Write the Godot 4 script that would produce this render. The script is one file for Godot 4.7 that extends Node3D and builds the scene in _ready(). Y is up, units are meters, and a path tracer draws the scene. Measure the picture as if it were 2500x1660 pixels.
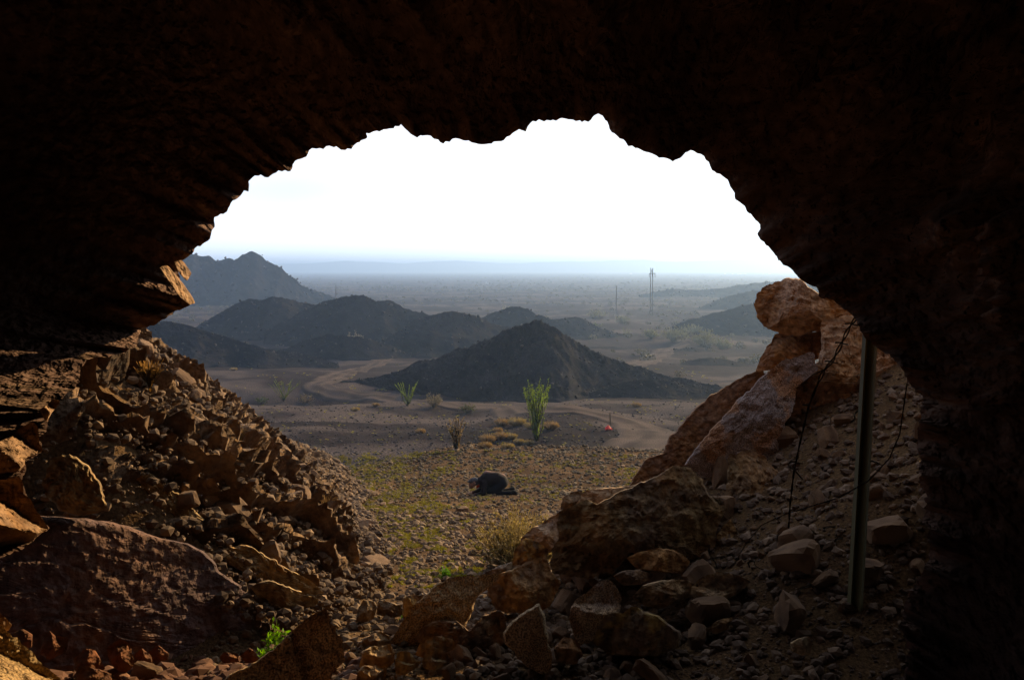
extends Node3D
# A desert valley seen from inside the mouth of a small rock cave. The photographer's eye is the origin, y is up, -z looks out of the cave; units are metres.

const F := 2280.0        # focal length in pixels of the 2500 x 1660 photograph
const CX := 1250.0
const CY := 830.0
const TILT := 0.0766     # tangent of the camera's downward tilt: the level horizon lies at row 655

var ca := cos(atan(TILT))
var sa := sin(atan(TILT))
var used := {}
var rng := RandomNumberGenerator.new()
var nz_a := FastNoiseLite.new()   # soft fbm
var nz_r := FastNoiseLite.new()   # ridged
var nz_c := FastNoiseLite.new()   # cellular
var M := {}
var crest_points := PackedVector3Array()

# ---------------------------------------------------------------- small helpers
func dir(px: float, py: float) -> Vector3:
	var y := (CY - py) / F
	return Vector3((px - CX) / F, y * ca - sa, -ca - y * sa)

func P(px: float, py: float, d: float) -> Vector3:   # the point seen at that pixel, d metres ahead
	var v := dir(px, py)
	return v * (d / -v.z)

func ground_at(px: float, py: float, near := 1.2, far := 9000.0) -> Vector3:   # where the line of sight meets the ground
	var v := dir(px, py)
	v /= -v.z
	var d := near
	var last := near
	while d < far:
		if v.y * d < gh(v.x * d, d):
			for i in 12:
				var m := (last + d) * 0.5
				if v.y * m < gh(v.x * m, m):
					d = m
				else:
					last = m
			break
		last = d
		d *= 1.012
	return Vector3(v.x * d, gh(v.x * d, d), -d)

func tab(xs: Array, ys: Array, x: float) -> float:
	var n := xs.size()
	if x <= xs[0]:
		return ys[0]
	for i in range(1, n):
		if x < xs[i]:
			var x0: float = xs[i - 1]
			var y0: float = ys[i - 1]
			return y0 + (float(ys[i]) - y0) * (x - x0) / (float(xs[i]) - x0)
	return ys[n - 1]

func sm(a: float, b: float, x: float) -> float:
	return smoothstep(a, b, x)

func numbered(called: String) -> String:
	var n: int = used.get(called, 0)
	used[called] = n + 1
	return called if n == 0 else "%s_%03d" % [called, n]

func tag(o: Node, label := "", category := "", group := "", kind := "") -> Node:
	if label: o.set_meta("label", label)
	if category: o.set_meta("category", category)
	if group: o.set_meta("group", group)
	if kind: o.set_meta("kind", kind)
	return o

func put(mesh: Mesh, called: String, m: Material, parent: Node = null) -> MeshInstance3D:
	var o := MeshInstance3D.new()
	o.mesh = mesh
	o.material_override = m
	if parent == null:
		o.name = numbered(called)
		add_child(o)
	else:
		o.name = called
		parent.add_child(o, true)
	return o

func base(called: String, at: Vector3, turn := 0.0) -> Node3D:
	var o := Node3D.new()
	o.name = numbered(called)
	add_child(o)
	o.position = at
	o.rotation.y = turn
	return o

func mesh_of(v: PackedVector3Array, n: PackedVector3Array, c: PackedColorArray, idx: PackedInt32Array) -> ArrayMesh:
	var a := []
	a.resize(Mesh.ARRAY_MAX)
	a[Mesh.ARRAY_VERTEX] = v
	if n.size(): a[Mesh.ARRAY_NORMAL] = n
	if c.size(): a[Mesh.ARRAY_COLOR] = c
	if idx.size(): a[Mesh.ARRAY_INDEX] = idx
	var m := ArrayMesh.new()
	m.add_surface_from_arrays(Mesh.PRIMITIVE_TRIANGLES, a)
	return m

func smooth_normals(v: PackedVector3Array, idx: PackedInt32Array) -> PackedVector3Array:
	var n := PackedVector3Array()
	n.resize(v.size())
	for i in range(0, idx.size(), 3):
		var a := idx[i]
		var b := idx[i + 1]
		var c := idx[i + 2]
		var f := (v[c] - v[a]).cross(v[b] - v[a])
		n[a] += f
		n[b] += f
		n[c] += f
	for i in n.size():
		n[i] = n[i].normalized()
	return n

# smooth where the surface bends gently, sharp where it breaks
func crisp_mesh(v: PackedVector3Array, c: PackedColorArray, idx: PackedInt32Array) -> ArrayMesh:
	var sn := smooth_normals(v, idx)
	var n := idx.size()
	var vv := PackedVector3Array()
	var nn := PackedVector3Array()
	var cc := PackedColorArray()
	vv.resize(n)
	nn.resize(n)
	cc.resize(n)
	for i in range(0, n, 3):
		var f := (v[idx[i + 2]] - v[idx[i]]).cross(v[idx[i + 1]] - v[idx[i]]).normalized()
		for e in 3:
			var k := idx[i + e]
			vv[i + e] = v[k]
			cc[i + e] = c[k]
			nn[i + e] = sn[k] if f.dot(sn[k]) > 0.9 else f
	return mesh_of(vv, nn, cc, PackedInt32Array())

func grid_index(rows: int, cols: int, flip := false) -> PackedInt32Array:
	var idx := PackedInt32Array()
	idx.resize((rows - 1) * (cols - 1) * 6)
	var k := 0
	for r in rows - 1:
		for c in cols - 1:
			var i := r * cols + c
			var q := [i, i + 1, i + cols, i + 1, i + cols + 1, i + cols] if flip else [i, i + cols, i + 1, i + 1, i + cols, i + cols + 1]
			for j in 6:
				idx[k] = q[j]
				k += 1
	return idx

func mixc(a: Color, b: Color, t: float) -> Color:
	return a.lerp(b, clampf(t, 0.0, 1.0))

# ---------------------------------------------------------------- textures and materials
func noise_tex(freq: float, kind: int, octaves: int, lo: Color, hi: Color, sd: int, normal := 0.0, size := 512, lo_at := 0.15, hi_at := 0.85) -> NoiseTexture2D:
	var n := FastNoiseLite.new()
	n.noise_type = kind as FastNoiseLite.NoiseType
	n.frequency = freq
	n.seed = sd
	n.fractal_octaves = octaves
	if kind == FastNoiseLite.TYPE_CELLULAR:
		n.cellular_return_type = FastNoiseLite.RETURN_DISTANCE
	var t := NoiseTexture2D.new()
	t.width = size
	t.height = size
	t.seamless = true
	t.seamless_blend_skirt = 0.25
	t.noise = n
	if normal > 0.0:
		t.as_normal_map = true
		t.bump_strength = normal
	else:
		var g := Gradient.new()
		g.offsets = PackedFloat32Array([lo_at, hi_at])
		g.colors = PackedColorArray([lo, hi])
		t.color_ramp = g
	return t

func mat(called: String, tex: Texture2D, nrm: Texture2D, nrm_scale: float, tile: float, rough := 0.95, world := false) -> StandardMaterial3D:
	var m := StandardMaterial3D.new()
	m.resource_name = called
	m.vertex_color_use_as_albedo = true
	m.albedo_texture = tex
	if nrm:
		m.normal_enabled = true
		m.normal_texture = nrm
		m.normal_scale = nrm_scale
	m.uv1_triplanar = true
	m.uv1_world_triplanar = world
	m.uv1_scale = Vector3.ONE / tile
	m.roughness = rough
	m.metallic_specular = 0.3
	return m

func plain(called: String, lin: Color, rough := 0.8, metal := 0.0) -> StandardMaterial3D:
	var m := StandardMaterial3D.new()
	m.resource_name = called
	m.albedo_color = lin.linear_to_srgb()
	m.roughness = rough
	m.metallic = metal
	return m

func vertex_mat(called: String, rough := 0.9, through := 0.0) -> StandardMaterial3D:
	var m := StandardMaterial3D.new()
	m.resource_name = called
	m.vertex_color_use_as_albedo = true
	m.roughness = rough
	m.metallic_specular = 0.25
	if through > 0.0:
		m.backlight_enabled = true
		m.backlight = Color(through, through, through * 0.4)
	return m

func materials() -> void:
	var g8 := func(x: float) -> Color: return Color(x, x, x)
	var t_rock := noise_tex(0.022, FastNoiseLite.TYPE_SIMPLEX_SMOOTH, 6, Color(0.55, 0.52, 0.5), Color(1, 0.97, 0.93), 11)
	var t_speck := noise_tex(0.09, FastNoiseLite.TYPE_SIMPLEX, 4, Color(0.5, 0.48, 0.47), Color(1, 0.98, 0.95), 12, 0.0, 512, 0.3, 0.6)
	var t_gravel := noise_tex(0.05, FastNoiseLite.TYPE_CELLULAR, 3, Color(0.55, 0.54, 0.54), Color(1, 0.98, 0.96), 13, 0.0, 1024, 0.2, 0.7)
	var n_rock := noise_tex(0.03, FastNoiseLite.TYPE_SIMPLEX_SMOOTH, 6, Color.BLACK, Color.WHITE, 14, 9.0)
	var n_gravel := noise_tex(0.06, FastNoiseLite.TYPE_CELLULAR, 3, Color.BLACK, Color.WHITE, 15, 8.0, 1024)
	M.rock = mat("rock", t_rock, n_rock, 1.6, 0.5)
	M.rock_bank = mat("bank rock", t_rock, n_rock, 1.6, 0.6, 0.95, true)
	M.granite = mat("speckled rock", t_speck, n_rock, 1.4, 0.35)
	M.cave = mat("cave rock", t_rock, n_rock, 2.6, 0.7, 1.0, true)
	M.cave.metallic_specular = 0.1
	M.soil = mat("stony soil", t_gravel, n_gravel, 1.0, 0.6, 1.0, true)
	M.desert = mat("desert pavement", t_gravel, n_gravel, 0.8, 6.0, 1.0, true)
	M.hill = mat("dark volcanic rubble", t_gravel, n_gravel, 1.0, 9.0, 1.0, true)
	M.far = mat("far hill", t_rock, null, 0.0, 400.0, 1.0, true)
	M.road = mat("packed dirt", t_speck, n_gravel, 0.4, 3.0, 1.0, true)
	for dull in [M.soil, M.desert, M.hill, M.road, M.far]:
		dull.metallic_specular = 0.08
	M.stone = mat("loose stone", t_speck, n_rock, 0.7, 0.3)
	M.pebble = vertex_mat("pebbles", 0.9)
	M.leaf = vertex_mat("green leaves", 0.6, 0.95)
	M.dry = vertex_mat("dry plant", 0.85, 0.6)
	M.far_scrub = vertex_mat("far scrub", 1.0)

# ---------------------------------------------------------------- the ground
const BD := [-5.0, 3.0, 22.0, 32.0, 33.2, 36.0, 42.0, 50.0, 65.0, 80.0, 92.0, 110.0, 150.0, 190.0, 250.0, 400.0, 1000.0, 9000.0]
const BY := [-1.22, -1.22, -5.3, -6.2, -6.7, -7.4, -8.2, -8.9, -10.3, -11.6, -12.9, -13.8, -15.6, -16.8, -18.0, -19.0, -20.0, -20.0]

func gh(x: float, d: float) -> float:
	var e := d
	if d > 15.0 and d < 60.0:
		e += 0.5 * nz_a.get_noise_2d(x * 20.0, 40.0) * sm(15.0, 26.0, d) * sm(60.0, 40.0, d) * 2.0
		if x < -1.5:
			e += 0.9 * minf(-1.5 - x, 6.0) * sm(15.0, 26.0, d) * sm(60.0, 36.0, d)
	var y := tab(BD, BY, e)
	if d < 30.0:
		var fade := sm(26.0, 17.0, d) * sm(2.75, 3.5, d)
		var xf := tab([2.6, 4.4, 6.0, 8.5, 11.0, 14.0, 18.0], [-0.78, -0.72, -1.0, -1.45, -2.0, -2.4, -2.8], d) + 0.12 * nz_a.get_noise_2d(d * 40.0, 7.0)
		if x < xf:
			var up := 0.95 * (xf - x)
			var top := tab([2.0, 4.0, 6.0, 8.5, 11.0, 14.0, 18.0], [3.2, 2.3, 1.45, 1.3, 1.05, 0.8, 0.7], d)
			if up > top:
				up = top - 0.3 * (up - top)
			y += up * fade
		var xr := tab([3.0, 3.4, 3.9, 4.4, 6.0, 8.0, 12.0, 20.0], [0.55, 0.42, 0.14, 0.1, 0.6, 1.6, 4.0, 8.0], d)
		if x > xr:
			y += minf((0.58 + 0.2 * sm(3.8, 5.0, d)) * (x - xr), 2.6) * sm(28.0, 12.0, d) * sm(2.3, 3.3, d)
		y += 0.22 * sm(-0.1, -0.7, x) * sm(2.75, 2.1, d)   # heap of rubble under the bedrock face
		var bank := sm(xf + 0.15, xf - 0.35, x) * fade
		var rough := 0.012 + 0.03 * sm(6.0, 20.0, d)
		y += nz_a.get_noise_2d(x * 60.0, d * 60.0) * rough * 2.0
		if bank > 0.01:
			y += bank * 0.05 * nz_r.get_noise_3d(x * 55.0, y * 90.0, d * 30.0)
	else:
		var k := sm(30.0, 60.0, d)
		y += nz_a.get_noise_2d(x * 5.0, d * 5.0) * 0.5 * k + nz_a.get_noise_2d(x * 22.0 + 90.0, d * 22.0) * 0.16
		# the wash behind the gravel mound and the terrace bank beyond it
		var wd := 88.0 - 0.05 * x + 3.0 * nz_a.get_noise_2d(x * 6.0, 3.0)
		var lat := sm(-6.0, -22.0, x)
		y -= 1.5 * lat * exp(-pow((d - wd) / 6.5, 2.0))
		y += 0.9 * lat * sm(wd + 2.0, wd + 9.0, d) * sm(150.0, 115.0, d)
		# gully in front of the ocotillos
		y -= 0.9 * exp(-pow((d - 43.0 - 0.6 * (x + 2.0)) / 3.2, 2.0)) * exp(-pow((x + 2.5) / 5.0, 2.0))
		# low gravel mound inside the bend of the road
		y += 0.8 * exp(-pow((d - 60.0) / 7.0, 2.0) - pow((x - 4.2) / 3.4, 2.0))
		y -= 0.7 * exp(-pow((d - 70.0) / 4.5, 2.0) - pow((x + 1.0) / 9.0, 2.0))
		if d > 110.0:
			y += sm(110.0, 200.0, d) * sm(2500.0, 700.0, d) * (1.1 * nz_a.get_noise_2d(x * 1.6, d * 1.6) + 0.5 * nz_r.get_noise_2d(x * 3.0, d * 3.0))
	return y

func polar_ground(called: String, d0: float, d1: float, ratio: float, material: Material, color: Callable) -> MeshInstance3D:
	var ts := PackedFloat32Array()
	for i in 16: ts.append(tan(deg_to_rad(-76.0 + 40.0 * i / 16.0)))
	for i in 361: ts.append(tan(deg_to_rad(-36.0 + 72.0 * i / 360.0)))
	for i in 16: ts.append(tan(deg_to_rad(36.0 + 40.0 * (i + 1) / 16.0)))
	var ds := PackedFloat32Array()
	var d := d0
	while d < d1 * 0.9999:
		ds.append(d)
		d *= ratio
	ds.append(d1)
	var v := PackedVector3Array()
	var c := PackedColorArray()
	var cols := ts.size()
	var rows := ds.size()
	v.resize(rows * cols)
	c.resize(rows * cols)
	var k := 0
	for r in rows:
		var dd := ds[r]
		for j in cols:
			var x := ts[j] * dd
			v[k] = Vector3(x, gh(x, dd), -dd)
			c[k] = color.call(x, dd)
			k += 1
	var n := PackedVector3Array()
	n.resize(rows * cols)
	for r in rows:
		for j in cols:
			var i := r * cols + j
			var a := v[r * cols + mini(j + 1, cols - 1)] - v[r * cols + maxi(j - 1, 0)]
			var b := v[mini(r + 1, rows - 1) * cols + j] - v[maxi(r - 1, 0) * cols + j]
			n[i] = a.cross(b).normalized()
	var o := put(mesh_of(v, n, c, grid_index(rows, cols)), called, material)
	tag(o, "", "", "", "structure")
	return o

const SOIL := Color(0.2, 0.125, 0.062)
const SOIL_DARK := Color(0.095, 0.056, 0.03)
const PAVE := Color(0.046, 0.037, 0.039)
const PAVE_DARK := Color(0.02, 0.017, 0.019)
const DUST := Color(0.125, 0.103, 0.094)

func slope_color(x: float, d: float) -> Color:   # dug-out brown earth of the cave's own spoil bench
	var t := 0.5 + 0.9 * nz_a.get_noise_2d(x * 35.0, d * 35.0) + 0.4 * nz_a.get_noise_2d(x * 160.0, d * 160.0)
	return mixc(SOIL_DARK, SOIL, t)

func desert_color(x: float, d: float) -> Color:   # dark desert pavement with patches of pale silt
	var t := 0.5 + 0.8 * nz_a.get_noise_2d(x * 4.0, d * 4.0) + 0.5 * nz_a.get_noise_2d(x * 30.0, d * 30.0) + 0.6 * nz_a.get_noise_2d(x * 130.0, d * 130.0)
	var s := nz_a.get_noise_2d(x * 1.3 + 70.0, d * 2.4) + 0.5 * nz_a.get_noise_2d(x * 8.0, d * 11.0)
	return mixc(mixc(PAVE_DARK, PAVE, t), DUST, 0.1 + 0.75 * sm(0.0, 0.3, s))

# the bedrock of the left bank: broken shelves that dip towards the path, pushed out along the face of the bank
func rock_bank() -> void:
	var ds := PackedFloat32Array()
	var d := 3.05
	while d < 17.0:
		ds.append(d)
		d *= 1.0062
	var rows := ds.size()
	var cols := 210
	var v := PackedVector3Array()
	var c := PackedColorArray()
	var face := Vector3(0.62, 0.66, 0.42).normalized()
	for r in rows:
		var dd := ds[r]
		var xf := tab([2.6, 4.4, 6.0, 8.5, 11.0, 14.0, 18.0], [-0.78, -0.72, -1.0, -1.45, -2.0, -2.4, -2.8], dd) + 0.12
		for j in cols:
			var s := 3.0 * j / (cols - 1.0)
			var x := xf - s
			var p := Vector3(x, gh(x, dd), -dd)
			var q := p * 100.0
			var warp := nz_a.get_noise_3d(q.x * 0.5, q.y * 0.5, q.z * 0.5)
			var a1 := (s * 1.1 + dd * 0.62) * 2.3 + warp * 1.7
			var a2 := (s * 1.1 + dd * 0.5) * 7.0 + warp * 3.0
			var f1 := 1.0 - (a1 - floorf(a1))
			var f2 := 1.0 - (a2 - floorf(a2))
			var h := 0.17 * (f1 * f1 - 0.3) + 0.055 * (f2 * f2 - 0.4)
			h += 0.05 * nz_c.get_noise_3d(q.x * 2.2, q.y * 3.4, q.z * 1.3) + 0.035 * nz_c.get_noise_3d(q.x * 7.0, q.y * 9.0, q.z * 5.0)
			h += 0.05 * nz_r.get_noise_3d(q.x * 1.6, q.y * 2.6, q.z * 0.9) + 0.012 * nz_a.get_noise_3d(q.x * 14.0, q.y * 14.0, q.z * 14.0)
			var rim := sm(0.0, 0.3, s) * sm(3.0, 2.6, s) * sm(17.0, 14.0, dd) * sm(3.0, 3.6, dd)
			v.append(p + face * (h * rim + 0.03 - 0.1 * (1.0 - rim)))
			var t := 0.5 + 0.9 * nz_a.get_noise_3d(q.x * 0.9, q.y * 0.9, q.z * 0.9) + 0.7 * nz_a.get_noise_3d(q.x * 7.0, q.y * 9.0, q.z * 7.0)
			c.append(mixc(Color(0.085, 0.052, 0.03), Color(0.29, 0.19, 0.108), t))
	var idx := grid_index(rows, cols, true)
	var o := put(mesh_of(v, smooth_normals(v, idx), c, idx), "rock_bank", M.rock_bank)
	tag(o, "brown craggy bank of broken bedrock shelves beside the path", "bank", "", "structure")

# a hill whose crest line runs through the given pixels at the given distance
func hill(called: String, label: String, pts: Array, d: float, front: float, back: float, amp: float, cols: int, rows: int, lo: Color, hi: Color, group := "", material: Material = null, sd := 0.0) -> MeshInstance3D:
	var xs := []
	var ys := []
	for i in range(0, pts.size(), 2):
		var p := P(pts[i], pts[i + 1], d)
		xs.append(p.x)
		ys.append(p.y)
	var x0: float = xs[0]
	var x1: float = xs[-1]
	var v := PackedVector3Array()
	var c := PackedColorArray()
	for r in rows:
		var s := -1.0 + 2.0 * r / (rows - 1.0)
		s = signf(s) * pow(absf(s), 1.2)
		for j in cols:
			var x := lerpf(x0, x1, j / (cols - 1.0))
			var h := maxf(tab(xs, ys, x) - gh(x, d), 0.05)
			var spur := 1.0 + 0.5 * nz_a.get_noise_2d(x * 900.0 / d + sd, 5.0 + sd)
			var w := (front if s < 0.0 else back) * (h + 0.006 * d) * spur
			var dd := d + s * w + 0.03 * d * nz_a.get_noise_2d(x * 500.0 / d, 11.0 + sd)
			var xx := x * (1.0 + (dd - d) / d * 0.5)
			var a := absf(s)
			var prof := pow(1.0 - a, 1.2)
			var rough := nz_r.get_noise_2d(xx * 900.0 / d + sd, dd * 900.0 / d) * 0.9 + nz_a.get_noise_2d(xx * 3200.0 / d, dd * 3200.0 / d) * 0.6 + nz_r.get_noise_2d(xx * 7000.0 / d, dd * 7000.0 / d) * 0.5
			rough -= 0.35
			var y := gh(xx, dd) + h * prof + amp * rough * (0.25 + 0.75 * minf(h * 0.2, 1.0)) * sm(1.0, 0.75, a) * sm(0.0, 0.12, a + 0.06) - 0.6 * sm(0.93, 1.0, a)
			if j == 0 or j == cols - 1:
				y = gh(xx, dd) - 0.5
			v.append(Vector3(xx, y, -dd))
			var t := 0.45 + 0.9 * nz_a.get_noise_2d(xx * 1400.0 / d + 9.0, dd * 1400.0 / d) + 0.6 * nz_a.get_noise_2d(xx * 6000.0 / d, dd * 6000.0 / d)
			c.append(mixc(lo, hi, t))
	if d < 1000.0:
		for i in v.size():
			if i % 3 == 0 and v[i].y > gh(v[i].x, -v[i].z) + 0.25:
				crest_points.append(v[i])
	var idx := grid_index(rows, cols)
	var o := put(mesh_of(v, smooth_normals(v, idx), c, idx), called, material if material else M.hill)
	tag(o, label, "hill", group, "structure")
	return o

func ribbon(called: String, pix: Array, width: float, lift: float) -> MeshInstance3D:
	var cv := Curve3D.new()
	var ps := []
	for i in range(0, pix.size(), 2):
		ps.append(ground_at(pix[i], pix[i + 1], 34.5))
	for i in ps.size():
		var t: Vector3 = (ps[mini(i + 1, ps.size() - 1)] - ps[maxi(i - 1, 0)]) / 6.0
		cv.add_point(ps[i], -t, t)
	var n := int(cv.get_baked_length() / 0.8)
	var v := PackedVector3Array()
	var c := PackedColorArray()
	var cols := 13
	for i in n:
		var s := cv.get_baked_length() * i / (n - 1.0)
		var p := cv.sample_baked(s)
		var q := cv.sample_baked(minf(s + 0.6, cv.get_baked_length())) - cv.sample_baked(maxf(s - 0.6, 0.0))
		var side := Vector3(q.z, 0, -q.x).normalized()
		for j in cols:
			var u := -1.0 + 2.0 * j / (cols - 1.0)
			var w := width * (1.0 + 0.3 * nz_a.get_noise_2d(s * 45.0, 20.0 + signf(u) * 9.0))
			var g := p + side * u * w * 0.5
			var rut := -0.05 * (exp(-pow((absf(u) - 0.42) / 0.16, 2.0)))
			var edge := -0.16 * sm(0.8, 1.0, absf(u))
			g.y = gh(g.x, -g.z) + lift + rut + edge
			v.append(g)
			var t2 := 0.55 + 0.7 * nz_a.get_noise_2d(g.x * 40.0, g.z * 40.0) + 0.5 * exp(-pow((absf(u) - 0.42) / 0.16, 2.0)) - 0.25 * exp(-pow(u / 0.15, 2.0)) + 0.5 * nz_a.get_noise_2d(s * 12.0, u * 160.0)
			c.append(mixc(Color(0.05, 0.042, 0.04), Color(0.125, 0.1, 0.088), t2))
	var idx := grid_index(n, cols)
	var o := put(mesh_of(v, smooth_normals(v, idx), c, idx), called, M.road)
	tag(o, "", "", "", "structure")
	return o

# ---------------------------------------------------------------- rocks
func ico(sub: int) -> Array:
	var t := (1.0 + sqrt(5.0)) / 2.0
	var v: Array = [Vector3(-1, t, 0), Vector3(1, t, 0), Vector3(-1, -t, 0), Vector3(1, -t, 0), Vector3(0, -1, t), Vector3(0, 1, t), Vector3(0, -1, -t), Vector3(0, 1, -t), Vector3(t, 0, -1), Vector3(t, 0, 1), Vector3(-t, 0, -1), Vector3(-t, 0, 1)]
	for i in v.size(): v[i] = v[i].normalized()
	var f: Array = [0, 11, 5, 0, 5, 1, 0, 1, 7, 0, 7, 10, 0, 10, 11, 1, 5, 9, 5, 11, 4, 11, 10, 2, 10, 7, 6, 7, 1, 8, 3, 9, 4, 3, 4, 2, 3, 2, 6, 3, 6, 8, 3, 8, 9, 4, 9, 5, 2, 4, 11, 6, 2, 10, 8, 6, 7, 9, 8, 1]
	for s in sub:
		var mid := {}
		var g := []
		for i in range(0, f.size(), 3):
			var m := []
			for e in 3:
				var a: int = f[i + e]
				var b: int = f[i + (e + 1) % 3]
				var key := mini(a, b) * 100000 + maxi(a, b)
				if not mid.has(key):
					mid[key] = v.size()
					v.append((v[a] + v[b]).normalized())
				m.append(mid[key])
			g.append_array([f[i], m[0], m[2], f[i + 1], m[1], m[0], f[i + 2], m[2], m[1], m[0], m[1], m[2]])
		f = g
	return [v, f]

# an angular broken stone about one metre across: a ball cut flat by random planes
func stone_mesh(sd: int, sub: int, cuts: int, stretch: Vector3, lo: Color, hi: Color) -> ArrayMesh:
	var r := RandomNumberGenerator.new()
	r.seed = sd * 7919 + 13
	var pn := []
	var pd := []
	for i in cuts:
		var n := Vector3(r.randfn(), r.randfn(), r.randfn()).normalized()
		if i < 6:
			n = (Vector3([1, -1, 0, 0, 0, 0][i], [0, 0, 1, -1, 0, 0][i], [0, 0, 0, 0, 1, -1][i]) + n * 0.32).normalized()
			pd.append(r.randf_range(0.24, 0.42))
		else:
			pd.append(r.randf_range(0.34, 0.5))
		pn.append(n)
	var s := ico(sub)
	var v: Array = s[0]
	var p := []
	var col := []
	for i in v.size():
		var u: Vector3 = v[i]
		var q := 0.52
		for k in cuts:
			var dt: float = u.dot(pn[k])
			if dt > 0.05:
				q = minf(q, pd[k] / dt)
		var o := u * q
		o *= 1.0 + 0.06 * nz_a.get_noise_3d(o.x * 260.0 + sd * 31.0, o.y * 260.0, o.z * 260.0)
		p.append(o * stretch)
		col.append(mixc(lo, hi, 0.5 + 1.1 * nz_a.get_noise_3d(o.x * 140.0, o.y * 140.0 + sd * 17.0, o.z * 140.0)))
	var vv := PackedVector3Array()
	var nn := PackedVector3Array()
	var cc := PackedColorArray()
	var f: Array = s[1]
	for i in range(0, f.size(), 3):
		var a: Vector3 = p[f[i]]
		var b: Vector3 = p[f[i + 1]]
		var c: Vector3 = p[f[i + 2]]
		var n := (b - a).cross(c - a).normalized()
		if n.dot(a + b + c) < 0.0:
			n = -n
		for e in [0, 2, 1]:
			vv.append(p[f[i + e]])
			nn.append(n)
			cc.append(col[f[i + e]])
	return mesh_of(vv, nn, cc, PackedInt32Array())

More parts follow.
